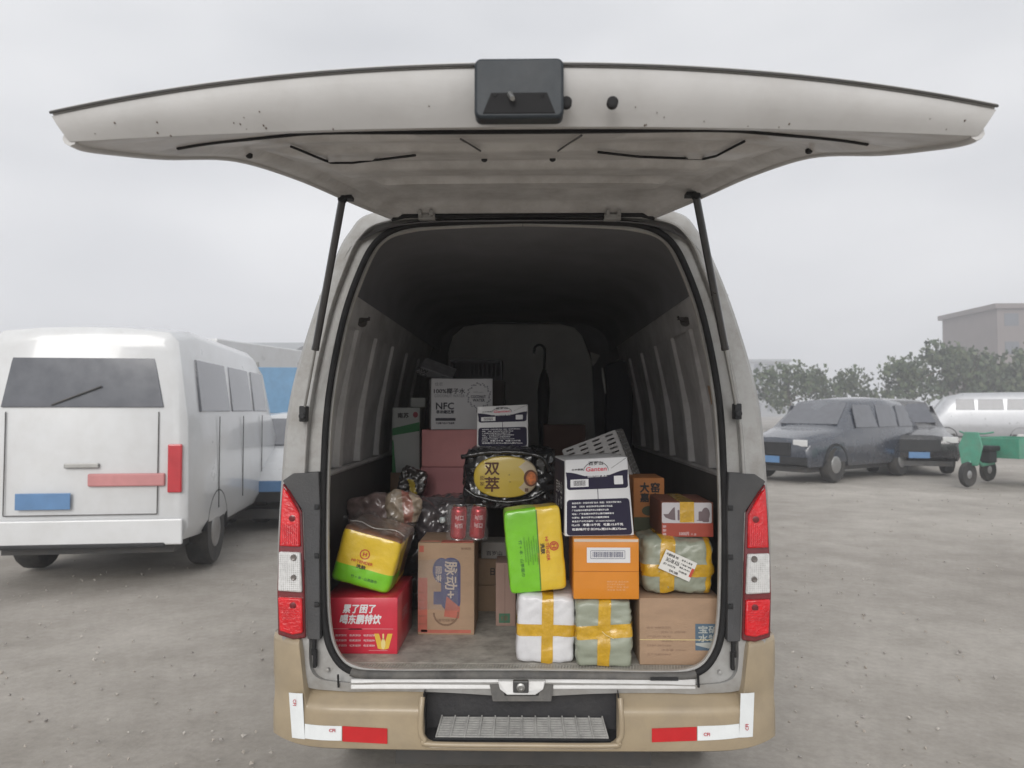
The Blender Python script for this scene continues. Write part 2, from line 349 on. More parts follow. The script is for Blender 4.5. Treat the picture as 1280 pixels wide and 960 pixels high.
# lamp panels, tail lamps
Lp = [(353, 601), (366, 592), (398, 590), (400, 640), (399, 700), (400, 800), (384, 799), (379, 640)]
lamp = [(353, 604), (362, 614), (377, 640), (379, 690), (382, 798), (366, 800), (347, 794), (346, 740), (348, 688), (350, 640)]
def pmir(pts, off, s): return [Vector((X(a, s), b_, c)) for a, b_, c in [LP(px, py, off) for px, py in pts]]
def yl(py, x0, x1): return [(x0, py), (x1, py)]
for s in (-1, 1):
    mb = MB(); mb.prism(pmir(Lp, -.008, s), (0, .04, 0)); pn = fixn(vpart(mb, 'lamp_surround_panel', greyp, bevel=.003))
    for py in (634, 695, 756):
        q = pmir([(396, py)], -.012, s)[0]; mb = MB(); mb.lathe([(.0075, .004), (.0075, -.003), (.004, -.0035)], 12, Matrix.Translation(q), 'y'); mb.box(q.x - .009, q.x + .009, q.y + .002, q.y + .006, q.z - .009, q.z + .009)
        fixn(mb.build('panel_screw', blackp, pn)).matrix_parent_inverse = Matrix()
    mb = MB(); base = pmir(lamp, -.020, s)
    mb.prism([p + Vector((s * .0, 0, 0)) for p in base], (s * .004, .07, 0)); tl = fixn(vpart(mb, 'tail_lamp', dredl, bevel=.006, smooth=40))
    def lens(nm, poly, m, th=.012, off=-.034):
        mb = MB(); mb.prism(pmir(poly, off, s), (0, th + .004, 0)); o = fixn(mb.build(nm, m, tl, bevel=.005, smooth=40)); return o
    lens('red_lens', [(353, 609), (360, 617), (374, 643), (375, 684), (349, 683), (351, 640)], redl)
    lens('clear_lens', [(348, 690), (375, 691), (377, 741), (347, 739)], clearl)
    lens('red_lens', [(347, 747), (377, 748), (378, 792), (365, 794), (349, 789)], redl)
    # reflector bulbs and ribs behind the clear glass
    for (bx, by, br) in ((367, 697, .011), (367, 722, .010)):
        q = pmir([(bx, by)], -.036, s)[0]; mb = MB(); mb.lathe([(br, .004), (br, -.002), (br * .75, -.004), (br * .3, -.003)], 16, Matrix.Translation(q), 'y'); fixn(mb.build('bulb', mat('bulb_reflector', (.22, .20, .19), .2, metal=.6), tl, smooth=40))
    mb = MB()
    for k in range(10):
        a = pmir([(350 + k * 2.6, 692), (350.5 + k * 2.6, 738)], -.0355, s); mb.tube(a, .0011, 4)
    for k in range(18):
        a = pmir([(349, 693 + k * 2.55), (375, 694 + k * 2.55)], -.0355, s); mb.tube(a, .0010, 4)
    tag(mb.build('lens_fluting', mat('lens_fluting', (.7, .7, .7), .2, coat=.5), tl), kind='stuff')
    mb = MB()
    for k in range(9):
        mb.tube(pmir([(353 + k * 2.4, 655), (353 + k * 2.4, 681)], -.0355, s), .0014, 4)
    for k in range(5):
        mb.tube(pmir([(352, 760 + k * 3.0), (374, 761 + k * 3.0)], -.0355, s), .0012, 4)
    tag(mb.build('lens_fluting', mat('red_fluting', (.62, .02, .03), .15, coat=1.), tl), kind='stuff')
    for (bx, by) in ((365, 648), (366, 757)):
        q = pmir([(bx, by)], -.0355, s)[0]; mb = MB(); mb.lathe([(.011, .002), (.011, -.001), (.006, -.002)], 16, Matrix.Translation(q), 'y'); fixn(mb.build('bulb', dredl, tl, smooth=40))
    # white pillar foot with dark slots
    mb = MB()
    for k, (px, py, hh) in enumerate(((392, 806, .022), (393, 824, .030), (391, 815, .012))):
        q = pmir([(px, py)], -.004, s)[0]; mb.box(q.x - .006, q.x + .006, q.y - .002, q.y + .02, q.z - hh, q.z + hh)
    vpart(mb, 'drain_slot', hole_m, bevel=.004)
    q = pmir([(409, 838)], .012, s)[0]; mb = MB(); mb.lathe([(.006, .02), (.006, 0), (.003, -.001)], 12, Matrix.Translation(q), 'y'); fixn(vpart(mb, 'bolt', frame_p))

# ---- bumper
hole_l, hole_r = W(529, 900, 2.56).x, W(774, 900, 2.56).x
z_hb = W(650, 930, 2.545).z; z_led = W(440, 882, 2.56).z; z_ledb = W(440, 860, 2.63).z; z_bot = W(650, 942, 2.56).z; z_cor = W(360, 800, 2.6).z
BW = .862
def smooth(a, b_, t): t = max(0, min(1, (t - a) / (b_ - a))); return t * t * (3 - 2 * t)
xs = sorted(set([round(-BW + 2 * BW * k / 120, 4) for k in range(121)] + [hole_l - .001, hole_l + .001, hole_r - .001, hole_r + .001] + [hole_l + .03 * (1 - math.cos(R(a))) for a in range(10, 91, 10)] + [hole_r - .03 * (1 - math.cos(R(a))) for a in range(10, 91, 10)] + [sg * (.69 + k * .004) for k in range(26) for sg in (-1, 1)]))
def bum_cols(x):
    ax = abs(x); xw = x + XC
    back = .11 * max(0, (ax - .60) / (BW - .60)) ** 2.6 + .02 * (ax / BW) ** 2
    Yf = 2.545 + back
    cor = smooth(.715, .752, ax)
    zt = z_led + (z_cor - z_led) * cor
    inh = hole_l < xw < hole_r
    ztb = z_ledb + (z_cor - z_ledb) * cor
    if inh:
        e = min(xw - hole_l, hole_r - xw); rr = .03
        zc = z_hb + (rr - math.sqrt(max(0, rr * rr - (rr - e) ** 2)) if e < rr else 0) * 1.6
        if e <= .0011: zc = z_led
        zt = min(zc, z_led); ztb = zt; led = .02
    else: led = .085 * (1 - cor) + .04 * cor
    zb = z_bot + .025 * (ax / BW) ** 2 * 0
    cols = [(xw, Yf + led, ztb), (xw, Yf + .014, zt + (.002 if not inh else 0)), (xw, Yf + .004, zt - .006), (xw, Yf, zt - .016)]
    zz0 = zt - .016
    # corner piece: swelling below the lamp, then a waist
    for k in range(1, 9):
        t_ = k / 8; z = zz0 + (zb + .03 - zz0) * t_
        yy = Yf + (.018 * cor * math.exp(-((z - (z_led + .01)) / .035) ** 2) if cor > 0 else 0) + .004 * t_
        cols.append((xw, yy, z))
    cols += [(xw, Yf + .008, zb + .012), (xw, Yf + .03, zb), (xw, Yf + .09, zb + .004)]
    return cols
rows = [bum_cols(x) for x in xs]
for sg in (0, -1):        # wrap round the sides
    base_ = rows[0] if sg == 0 else rows[-1]
side_l = [[(p[0] - .004 * k, p[1] + .05 + .07 * (k - 1) if k else p[1], p[2]) for p in rows[0]] for k in range(6, 0, -1)]
side_r = [[(p[0] + .004 * k, p[1] + .05 + .07 * (k - 1) if k else p[1], p[2]) for p in rows[-1]] for k in range(1, 7)]
mb = MB(); mb.grid(side_l + rows + side_r); bump = fixn(vpart(mb, 'rear_bumper', tan, smooth=38))
# hole frame lip
lip = [Vector((hole_l, 2.552, z_ledb - .005)), (hole_l - .001, 2.549, z_led - .03)]
lipc = [(hole_l - .004, 2.565, z_ledb - .004), (hole_l - .006, 2.55, z_led - .02), (hole_l - .006, 2.548, z_hb + .035), (hole_l + .006, 2.548, z_hb + .010), (hole_l + .03, 2.548, z_hb - .004), (XC, 2.546, z_hb - .005), (hole_r - .03, 2.548, z_hb - .004), (hole_r - .006, 2.548, z_hb + .010), (hole_r + .006, 2.548, z_hb + .035), (hole_r + .006, 2.55, z_led - .02), (hole_r + .004, 2.565, z_ledb - .004)]
mb = MB(); mb.tube(spline(lipc, 6), .0095, 8); vpart(mb, 'step_well_lip', tan, parent=bump, smooth=60)
# step well
yb = 2.66; zt_ = z_ledb + .01
mb = MB()
mb.add([(hole_l, 2.556, z_hb), (hole_r, 2.556, z_hb), (hole_r, yb, z_hb + .004), (hole_l, yb, z_hb + .004), (hole_l, 2.556, zt_), (hole_r, 2.556, zt_), (hole_r, yb, zt_), (hole_l, yb, zt_)],
       [(0, 1, 2, 3), (3, 2, 6, 7), (0, 3, 7, 4), (1, 5, 6, 2)])
vpart(mb, 'step_well', mat('well_plastic', (.022, .022, .025), .6, bump=.2, dirt=.3, dcol=(.08, .075, .07), dscale=10))
# ribbed step pad (slats of the grille)
p0, p1 = W(545, 928, 2.565), W(760, 928, 2.565); q0 = W(556, 905, 2.62)
gm_ = mat('step_grille', (.36, .355, .34), .6, dirt=.6, dcol=(.06, .06, .06), dscale=30)
pad = thing_pad = MB(); pad.box(p0.x - .008, p1.x + .008, 2.562, 2.655, z_hb + .004, z_hb + .010)
padt = MB()
for k in range(9):
    f_ = k / 8; y = 2.568 + .075 * f_; z = z_hb + .012 + .032 * f_
    padt.box(p0.x + .012 * f_, p1.x - .012 * f_, y, y + .0035, z - .004, z + .003)
vpart(pad, 'step_pad', blackp)
vpart(padt, 'step_tread', gm_)
for k in range(13):
    x = p0.x + (p1.x - p0.x) * k / 12; xt = x + (XC - x) * .04
    mb = MB(); mb.prism([(x - .0022, 2.567, z_hb + .008), (x + .0022, 2.567, z_hb + .008), (xt + .0022, 2.645, z_hb + .046), (xt - .0022, 2.645, z_hb + .046)], (0, 0, .007)); vpart(mb, 'step_rib', gm_)
# sill flange, latch plate, striker
mb = MB(); a = W(440, 850, 2.66); 
a0, a1 = RP(438, 849, .004), RP(870, 849, .004); b0, b1 = RP(438, 862, -.002), RP(870, 862, -.002)
mb.prism([a0, a1, b1, b0], (0, .05, 0)); fixn(vpart(mb, 'door_sill', white, bevel=.004))
ms = MB(); ms.prism([RP(622, 851, -.012), RP(682, 851, -.012), RP(679, 862, -.02), RP(669, 869, -.02), RP(634, 869, -.02), RP(625, 862, -.02)], (0, .03, 0)); fixn(vpart(ms, 'latch_plate', white, bevel=.003))
ms = MB(); ms.prism([RP(612, 856, -.006), RP(628, 856, -.006), RP(631, 870, -.012), RP(673, 870, -.012), RP(676, 856, -.006), RP(692, 856, -.006), RP(689, 877, -.014), RP(616, 877, -.014)], (0, .03, 0)); fixn(vpart(ms, 'latch_bracket', dirty_rubber, bevel=.002))
lt = MB(); q = RP(651, 859, -.028); lt.box(q.x - .026, q.x + .026, q.y, q.y + .02, q.z - .02, q.z + .02); lo = vpart(lt, 'door_latch', dmetal, bevel=.004)
lt = MB(); lt.lathe([(.014, .004), (.014, -.006), (.008, -.008), (.008, -.002)], 16, Matrix.Translation(q), 'y'); fixn(lt.build('latch_striker', metal, lo))
mb = MB(); a, b_ = RP(813, 846.5, -.004), RP(848, 851, -.004); mb.box(a.x, b_.x, a.y - .001, a.y + .003, b_.z, a.z); vp = vpart(mb, 'sill_sticker', blackp)
for px in (423, 872):
    q = RP(px, 850, .0); mb = MB(); mb.tube([q + Vector((0, -.006, .02)), q + Vector((.002, -.006, -.022))], .004, 6); vpart(mb, 'drain_tube', rubber)

# reflective tape on the bumper
def tapeq(name, poly, m, par=None, off=0):
    def yb_(x): ax = abs(x - XC); return 2.545 + .11 * max(0, (ax - .60) / (BW - .60)) ** 2.6 + .02 * (ax / BW) ** 2
    P = []
    for px, py in poly:
        Y = 2.55
        for _ in range(4): p = W(px, py, Y); Y = yb_(p.x) - off
        P.append(W(px, py, Y - .002))
    mb = MB(); nseg = 6; rows = []
    for i in range(nseg + 1):
        f_ = i / nseg; a = P[0].lerp(P[1], f_); c = P[3].lerp(P[2], f_)
        for p in (a, c): p.y = yb_(p.x) - .0015 - off
        rows.append([a, c])
    mb.grid(rows); mb.grid([[p + Vector((0, .0022, 0)) for p in r_] for r_ in rows])
    return fixn(vpart(mb, name, m)), P
for poly, m in (([(361, 866), (378, 867), (381, 924), (365, 922)], reft), ([(381, 905), (427, 908), (427, 926), (381, 923)], reft), ([(428, 908), (484, 911), (484, 930), (428, 927)], refr),
                ([(926, 867), (943, 866), (941, 921), (924, 922)], reft), ([(872, 908), (924, 905), (924, 922), (872, 926)], reft), ([(815, 911), (871, 909), (871, 926), (815, 928)], refr)):
    tapeq('reflective_tape', poly, m)
for (px, py, rr, body) in ((367.5, 879, -R(90), 'CFI'), (414.5, 914, 0, 'CFI'), (884, 919, 0, 'CFI'), (934.5, 910, R(90), 'CFI')):
    p = W(px, py, 2.55); ax = abs(p.x - XC); yy = 2.545 + .11 * max(0, (ax - .60) / (BW - .60)) ** 2.6 + .02 * (ax / BW) ** 2
    p = W(px, py, yy - .012); mb = MB(); ttext(mb, body, 0, 0, .020, .010, rot=rr, bold=.0004, y=0, M=Matrix.Translation((p.x, yy - .0105 + .004, p.z)))
    vpart(mb, 'tape_lettering', redink)

# ---- interior
zf = CZ - .90
secs = []
def sec(Y):
    return None
mb = MB(); mb.box(XC - .72, XC + .72, 2.69, 2.76, zf - .05, zf - .001); mb.box(XC - .77, XC + .77, 2.76, 6.0, zf - .05, zf); fl = vpart(mb, 'cargo_floor', floorm)
mb = MB(); a = RP(640, 824, .06)
mb.box(XC - .62, XC + .62, 2.655, 2.688, zf - .045, zf - .008); vpart(mb, 'scuff_plate', mat('scuff_plate', (.22, .21, .19), .6, dirt=.8, dcol=(.09, .085, .08), dscale=20), bevel=.003)
mb = MB()
for k in range(118):
    x = XC - .60 + k * .0102; mb.prism([(x, 2.694, zf - .002), (x + .0045, 2.694, zf - .002), (x + .012, 2.742, zf - .002), (x + .0075, 2.742, zf - .002)], (0, 0, .004))
o = vpart(mb, 'scuff_ribs', mat('scuff_ribs', (.46, .44, .40), .6, dirt=.8, dcol=(.13, .12, .11), dscale=30)); o['kind'] = 'stuff'
zb1, zb2 = CZ - .25, CZ + .43        # panel break heights
for s in (-1, 1):
    mb = MB(); mb.grid([[(X(.76, s), y, zf), (X(.775, s), y, zf + .3), (X(.765, s), y, zb1)] for y in (2.74, 4, 6)]); fixn(vpart(mb, 'lower_wall_liner', sided, smooth=40))
    mb = MB(); mb.tube([(X(.765, s), 2.76, zb1), (X(.765, s), 5.3, zb1)], .012, 6); vpart(mb, 'wall_ledge', sidel)
    mb = MB(); mb.grid([[(X(.795, s), y, zb1), (X(.772, s), y, CZ), (X(.692, s), y, zb2 - .06)] for y in (2.74, 4, 6)]); fixn(vpart(mb, 'upper_wall_skin', sidel, smooth=40))
    mb = MB(); mb.grid([[(X(.685, s), y, zb2 - .10), (X(.672, s), y, zb2 - .02), (X(.66, s), y, zb2 + .03)] for y in (2.76, 4, 5.5)]); fixn(vpart(mb, 'cant_rail', sidel, smooth=40))
    for (yy, ww) in ((3.22, .06), (3.62, .06), (4.12, .13), (4.60, .13), (5.1, .10)):
        mb = MB(); rows = []
        for k in range(9):
            f_ = k / 8; z = zb1 + .01 + (zb2 - .10 - zb1) * f_; hx = .778 - .082 * f_ ** 1.6
            rows.append([(X(hx + .02, s), yy - ww / 2 - .012, z), (X(hx - .012, s), yy - ww / 2, z), (X(hx - .016, s), yy, z), (X(hx - .012, s), yy + ww / 2, z), (X(hx + .02, s), yy + ww / 2 + .012, z)])
        mb.grid(rows); fixn(vpart(mb, 'wall_rib', sidel, smooth=35))
    # coat hook
    q = Vector((X(.665, s), 3.15, zb2 - .07)); mb = MB(); mb.lathe([(.02, 0), (.02, .012), (.012, .016)], 12, Matrix.Translation(q) , 'y'); mb.tube([q, q + Vector((-s * .02, -.01, .004)), q + Vector((-s * .035, -.012, .02))], .005, 6); mb.box(q.x - .03, q.x + .03, q.y + .01, q.y + .016, q.z + .008, q.z + .02); fixn(vpart(mb, 'coat_hook', dmetal))
# ceiling liner
rows = []
for y in (2.755, 3.2, 4, 5, 6.0):
    r_ = []
    for k in range(25):
        a = R(180 * k / 24); c = math.cos(a); si = math.sin(a)
        r_.append((XC + .66 * (abs(c) ** .42) * (1 if c > 0 else -1), y, zb2 + .02 + .235 * si ** .75))
    rows.append(r_)
mb = MB(); mb.grid(rows); fixn(vpart(mb, 'ceiling_liner', ceilm, smooth=50))
mb = MB(); a = W(585, 364, 4.6); b_ = W(655, 364, 4.6); mb.box(a.x, b_.x, 4.58, 4.66, a.z + .035, a.z + .05); vpart(mb, 'ceiling_lamp', sidel, bevel=.004)
mb = MB(); mb.box(XC - .78, XC + .78, 6.0, 6.03, zf, zb2 + .28); vpart(mb, 'front_bulkhead', ceilm)
arch = [(558, 640), (560, 440), (566, 420), (580, 408), (600, 405), (700, 405), (718, 409), (728, 420), (740, 452), (748, 640)]
mb = MB(); mb.prism([W(a, b_, 5.9) for a, b_ in arch], (0, .06, 0)); fixn(vpart(mb, 'partition_board', bulkm, bevel=.01))
# dark sliding-door trim on both sides near the front
mb = MB(); mb.prism([W(757, 455, 5.3), W(786, 448, 5.3), W(792, 470, 5.3), W(790, 600, 5.3), W(757, 600, 5.3)], (0, .10, 0)); fixn(vpart(mb, 'seat_back', mat('dark_blue_vinyl', (.018, .02, .032), .6), bevel=.02, seg=3))
mb = MB(); mb.tube([W(753, 460, 5.28), W(755, 475, 5.28), W(757, 492, 5.28)], [.006, .012, .004], 6); vpart(mb, 'seat_belt_clip', metal)
mb = MB(); mb.prism([W(738, 440, 5.6), W(750, 444, 5.6), W(746, 452, 5.6), W(741, 458, 5.6)], (0, .02, 0)); fixn(vpart(mb, 'sun_visor_edge', sidel))

# ---- tailgate
gate = MB(); st = [(2.75, .47, .690), (2.62, .552, .700), (2.5, .600, .700), (2.2, .655, .672), (1.83, .690, .605), (1.485, .700, .497), (1.30, .700, .444), (1.205, .698, .419), (1.155, .69, .411)]
sp = spline([(a, b_, c) for a, b_, c in st], 7)
def crease(u): return 1.20 + .16 * (abs(u) / .87) ** 2.2
def inz(u, Y, zr):
    au = abs(u); lift = .024 * (1 - au ** 5) * smooth(1.155, 1.25, Y) * smooth(2.76, 2.66, Y)
    # pressed panels
    if au < .93:
        pz = .012 * smooth(crease(u), crease(u) + .02, Y)
        lift += pz
        lift -= .018 * smooth(1.82, 1.86, Y) * smooth(2.05, 2.0, Y) * smooth(.90, .80, au)
        lift -= .020 * smooth(2.13, 2.16, Y) * smooth(2.30, 2.26, Y) * smooth(.86, .78, au)
        lift -= .016 * smooth(2.38, 2.40, Y) * smooth(2.50, 2.48, Y) * smooth(.76, .70, au)
        for s2 in (-1, 1):
            lift += .024 * smooth(.30, .33, s2 * u) * smooth(.80, .74, s2 * u) * smooth(crease(u) + .05, crease(u) + .07, Y) * smooth(1.72, 1.68, Y)
    return zr + lift
NU = 64; rows = []
ys_g = []
for Y_, hx, zr in sp: ys_g.append((Y_, hx, zr))
fine = []
for i in range(len(ys_g) - 1):
    for k in range(3): fine.append(tuple(Vector(ys_g[i]).lerp(Vector(ys_g[i + 1]), k / 3)))
fine.append(tuple(ys_g[-1]))
for Y_, hx, zr in fine:
    rows.append([(XC + u * hx, Y_ - .012 * (1 - u * u) * smooth(1.3, 1.155, Y_), CZ + inz(u, Y_, zr) + (.014 * (1 - u * u)) * smooth(1.3, 1.155, Y_)) for u in [(-1 + 2 * k / NU) for k in range(NU + 1)]])
rows_in = rows
gate.cur = 0; gate.grid(rows)
# face band at the bottom edge of the door
us = [(-1 + 2 * k / NU) for k in range(NU + 1)]
def top_pt(u): return Vector((XC + u * .706, 1.135 - .035 * (1 - u * u), CZ + .4955 - .0525 * abs(u) ** 2.2))
bot = [Vector(p) for p in rows[-1]]
band = [bot]
for k in range(1, 7):
    f_ = k / 6; r_ = []
    for j, u in enumerate(us):
        a, b_ = bot[j], top_pt(u); p = a.lerp(b_, f_); p.y -= .010 * math.sin(math.pi * f_) * (1 - .7 * abs(u) ** 6); r_.append(p)
    band.append(r_)
mbb = MB(); mbb.grid(band)
# outer skin
skin = [[Vector((p.x, p.y - .004, p.z + .003)) for p in band[-1]], [Vector((p.x, p.y - .003, p.z + .008)) for p in band[-1]]]
for i, (Y_, hx, zr) in enumerate(reversed(sp)):
    if i % 3 and i != len(sp) - 1: continue
    r_ = []
    for j, u in enumerate(us):
        th = .05 + .03 * math.sin(math.pi * min(1, max(0, (Y_ - 1.15) / 1.6)))
        r_.append(Vector((XC + u * (hx + .008), Y_ + (0 if i else .01), CZ + zr + .004 + (th * (1 - abs(u) ** 7)) * smooth(1.12, 1.3, Y_) + .02 * (1 - u * u))))
    skin.append(r_)
tg = thing('tailgate', 'x', 'x'); del tg['label']; del tg['category']; tg.parent = van; tg.matrix_parent_inverse = VI
tg.name = 'tailgate'
def gpart(mb, name, m, **k): o = mb.build(name, m, None, **k); o.parent = tg; return o
fixn(gpart(gate, 'inner_panel', liner, smooth=30))
fixn(gpart(mbb, 'lower_edge_panel', gatep, smooth=40))
mb = MB(); mb.grid(skin); fixn(gpart(mb, 'outer_skin', white, smooth=40))
mb = MB(); mb.tube([p + Vector((0, -.004, .004)) for p in band[-1]], .0022, 6); gpart(mb, 'edge_seam', dmetal)
for s_ in (0, -1):     # side rims
    mb = MB(); mb.tube([Vector(r_[s_]) + Vector((0, 0, .004)) for r_ in rows], .010, 8); gpart(mb, 'rim_flange', gatep, smooth=60)
# crease seal (black) and pressed-line seals
def on(u, Y_):
    for a, b_ in zip(fine, fine[1:]):
        if a[0] >= Y_ >= b_[0]:
            f_ = (a[0] - Y_) / (a[0] - b_[0] + 1e-9); hx = a[1] + (b_[1] - a[1]) * f_; zr = a[2] + (b_[2] - a[2]) * f_
            return Vector((XC + u * hx, Y_, CZ + inz(u, Y_, zr) - .001 + (.014 * (1 - u * u)) * smooth(1.3, 1.155, Y_)))
    return Vector((XC, Y_, CZ + .6))
def seam(pts, r=.0022, m=rubber):
    o = []
    for (a, b_), (c, d) in zip(pts, pts[1:]):
        for k in range(8): o.append(on(a + (c - a) * k / 8, b_ + (d - b_) * k / 8))
    o.append(on(*pts[-1])); mb = MB(); mb.tube(o, r, 6); return gpart(mb, 'panel_seam', m)
seam([(u, crease(u) - .004) for u in [-.88 + 1.76 * k / 24 for k in range(25)]], .0036)
def onpx(px, py):
    lo, hi = 1.17, 2.72
    def g_(Y_):
        p = W(px, py, Y_)
        for a, b_ in zip(fine, fine[1:]):
            if a[0] >= Y_ >= b_[0]: hx = a[1]; break
        u = max(-1, min(1, (p.x - XC) / hx)); return p, u, p.z - on(u, Y_).z
    for _ in range(24):
        m_ = (lo + hi) / 2
        if g_(m_)[2] > 0: hi = m_
        else: lo = m_
    p, u, _ = g_(lo); q = on(u, lo); return Vector((p.x, lo, q.z - .006))
def pseam(pp, r, m=rubber):
    o = []
    for (a, b_), (c, d) in zip(pp, pp[1:]):
        for k in range(10): o.append(onpx(a + (c - a) * k / 10, b_ + (d - b_) * k / 10))
    o.append(onpx(*pp[-1])); mb = MB(); mb.tube(o, r, 6); return gpart(mb, 'panel_seam', m)
pseam([(364, 180), (395, 193), (414, 201), (440, 201), (519, 191)], .0032)
pseam([(747, 187), (800, 193), (878, 196), (895, 192), (931, 173)], .0032)
pseam([(576, 170), (601, 186)], .0022, dmetal); pseam([(727, 165), (697, 186)], .0022, dmetal)
mb = MB(); r_ = random.Random(11)
for k in range(30):       # mud specks on the painted edge
    u = r_.uniform(-.95, .95); f_ = r_.uniform(.02, .55) ** 1.4; j_ = (u + 1) / 2 * NU; a = band[0][int(j_)].lerp(band[6][int(j_)], f_); a.x = XC + u * .70; a.y -= .010 * math.sin(math.pi * f_) * (1 - .7 * abs(u) ** 6) + .0005
    rr_ = r_.uniform(.0007, .0017); mb.lathe([(rr_, .002), (rr_ * .6, -.0012)], 6, Matrix.Translation(a), 'y')
tag(gpart(mb, 'mud_specks', mat('mud', (.10, .07, .05), .9)), kind='stuff')
for (u, Y_, r_) in ((-.145, 2.0, .008), (.12, 2.0, .008), (.30, 1.27, .009), (-.93, 1.79, .008), (.93, 1.72, .008), (-.5, 1.5, .004), (.55, 1.5, .004)):
    q = on(u, Y_); mb = MB(); mb.lathe([(r_, .004), (r_, -.003), (r_ * .5, -.006)], 12, Matrix.Translation(q)); fixn(gpart(mb, 'panel_clip', blackp))
# handle housing
def bandp(px, py, off=0):
    p = W(px, py, 1.10 - off); return p
mb = MB(); poly = []
x0, x1 = bandp(594, 100).x, bandp(704, 100).x; z0, z1 = bandp(650, 153).z, bandp(650, 79).z; rr = .010
hh = []
for (cx, cz, a0) in ((x1 - rr, z1 - rr, 0), (x0 + rr, z1 - rr, 90), (x0 + rr, z0 + rr, 180), (x1 - rr, z0 + rr, 270)):
    for k in range(6): a = R(a0 + 18 * k); hh.append(Vector((cx + rr * math.cos(a), 1.082, cz + rr * math.sin(a))))
hm = mat('handle_housing', (.022, .028, .034), .5, var=.3, scale=12, coat=.0, spec=.35, bump=.1, dirt=.3, dcol=(.12, .12, .12))
mb.prism(hh, (0, .03, 0)); hs_ = fixn(gpart(mb, 'handle_housing', hm, bevel=.004, smooth=40))
mb = MB(); mb.prism([(x0 + .012, 1.0805, z0 + .006), (x1 - .012, 1.0805, z0 + .006), (x1 - .024, 1.0805, z0 + .036), (x0 + .024, 1.0805, z0 + .036)], (0, .004, 0)); fixn(gpart(mb, 'handle_recess', hole_m, bevel=.001))
mb = MB(); mb.tube([(XC - .012, 1.082, z0 + .034), (XC - .008, 1.068, z0 + .022)], [.0045, .0035], 8); gpart(mb, 'release_pin', metal)
for px in (619, 678):
    q = bandp(px, 119, .021); mb = MB(); mb.prism([q + Vector((-.003, 0, .002)), q + Vector((.003, 0, .002)), q + Vector((0, 0, -.003))], (0, .003, 0)); fixn(gpart(mb, 'screw_hole', hole_m))
for px in (708, 766):
    q = W(px, 127, 1.0945); mb = MB(); mb.lathe([(.0082, .010), (.0082, 0), (.006, -.001)], 20, Matrix.Translation(q), 'y'); fixn(gpart(mb, 'rubber_plug', rubber))
mb = MB(); hz = CZ + .690
mb.tube([on(-1 + 2 * k / 20, 2.745) + Vector((0, 0, -.004)) for k in range(21)], .008, 8); gpart(mb, 'hinge_gasket', rubber)
for px in (533, 766):
    q = W(px, 268, 2.73); mb = MB(); mb.box(q.x - .026, q.x - .014, 2.70, 2.765, q.z - .008, q.z + .010); mb.box(q.x + .014, q.x + .026, 2.70, 2.765, q.z - .008, q.z + .010); mb.box(q.x - .03, q.x + .03, 2.735, 2.77, q.z - .016, q.z - .004); mb.tube([q + Vector((-.03, .01, 0)), q + Vector((.03, .01, 0))], .007, 8)
    vpart(mb, 'tailgate_hinge', frame_p, bevel=.002)
for (a, c, b_, sx) in (((428, 249), (398, 431), (379, 520), -1), ((870, 245), (902, 431), (922, 517), 1)):
    T = W(a[0], a[1], 2.50); B = RP(b_[0], b_[1], -.03)
    d = T - B; f_ = (c[1] - a[1]) / (b_[1] - a[1]); Mid = T - d * f_
    mb = MB(); mb.tube([T, Mid + d * .0], [.0125, .0125], 12); mb.tube([Mid + d * .004, Mid - d * .012], [.0135, .0135], 12); st_ = vpart(mb, 'gas_strut', mat('strut_black', (.02, .02, .022), .3, coat=.5, dirt=.2), smooth=50)
    mb = MB(); mb.tube([Mid, B], .0048, 8); mb.build('strut_rod', metal, st_, smooth=60)
    mb = MB(); mb.box(B.x - .012, B.x + .012, B.y - .012, B.y + .03, B.z - .02, B.z + .035); mb.lathe([(.012, -.02), (.012, .03)], 12, Matrix.Translation(B), 'y'); fixn(mb.build('strut_end_joint', blackp, st_, bevel=.004))
    mb = MB(); mb.lathe([(.012, -.015), (.016, 0), (.012, .015)], 12, Matrix.Translation(T), 'y'); mb.box(T.x - .012 - (sx > 0) * .02, T.x + .012 + (sx < 0) * .02, T.y - .01, T.y + .03, T.z, T.z + .012); fixn(mb.build('strut_end_joint', blackp, st_))
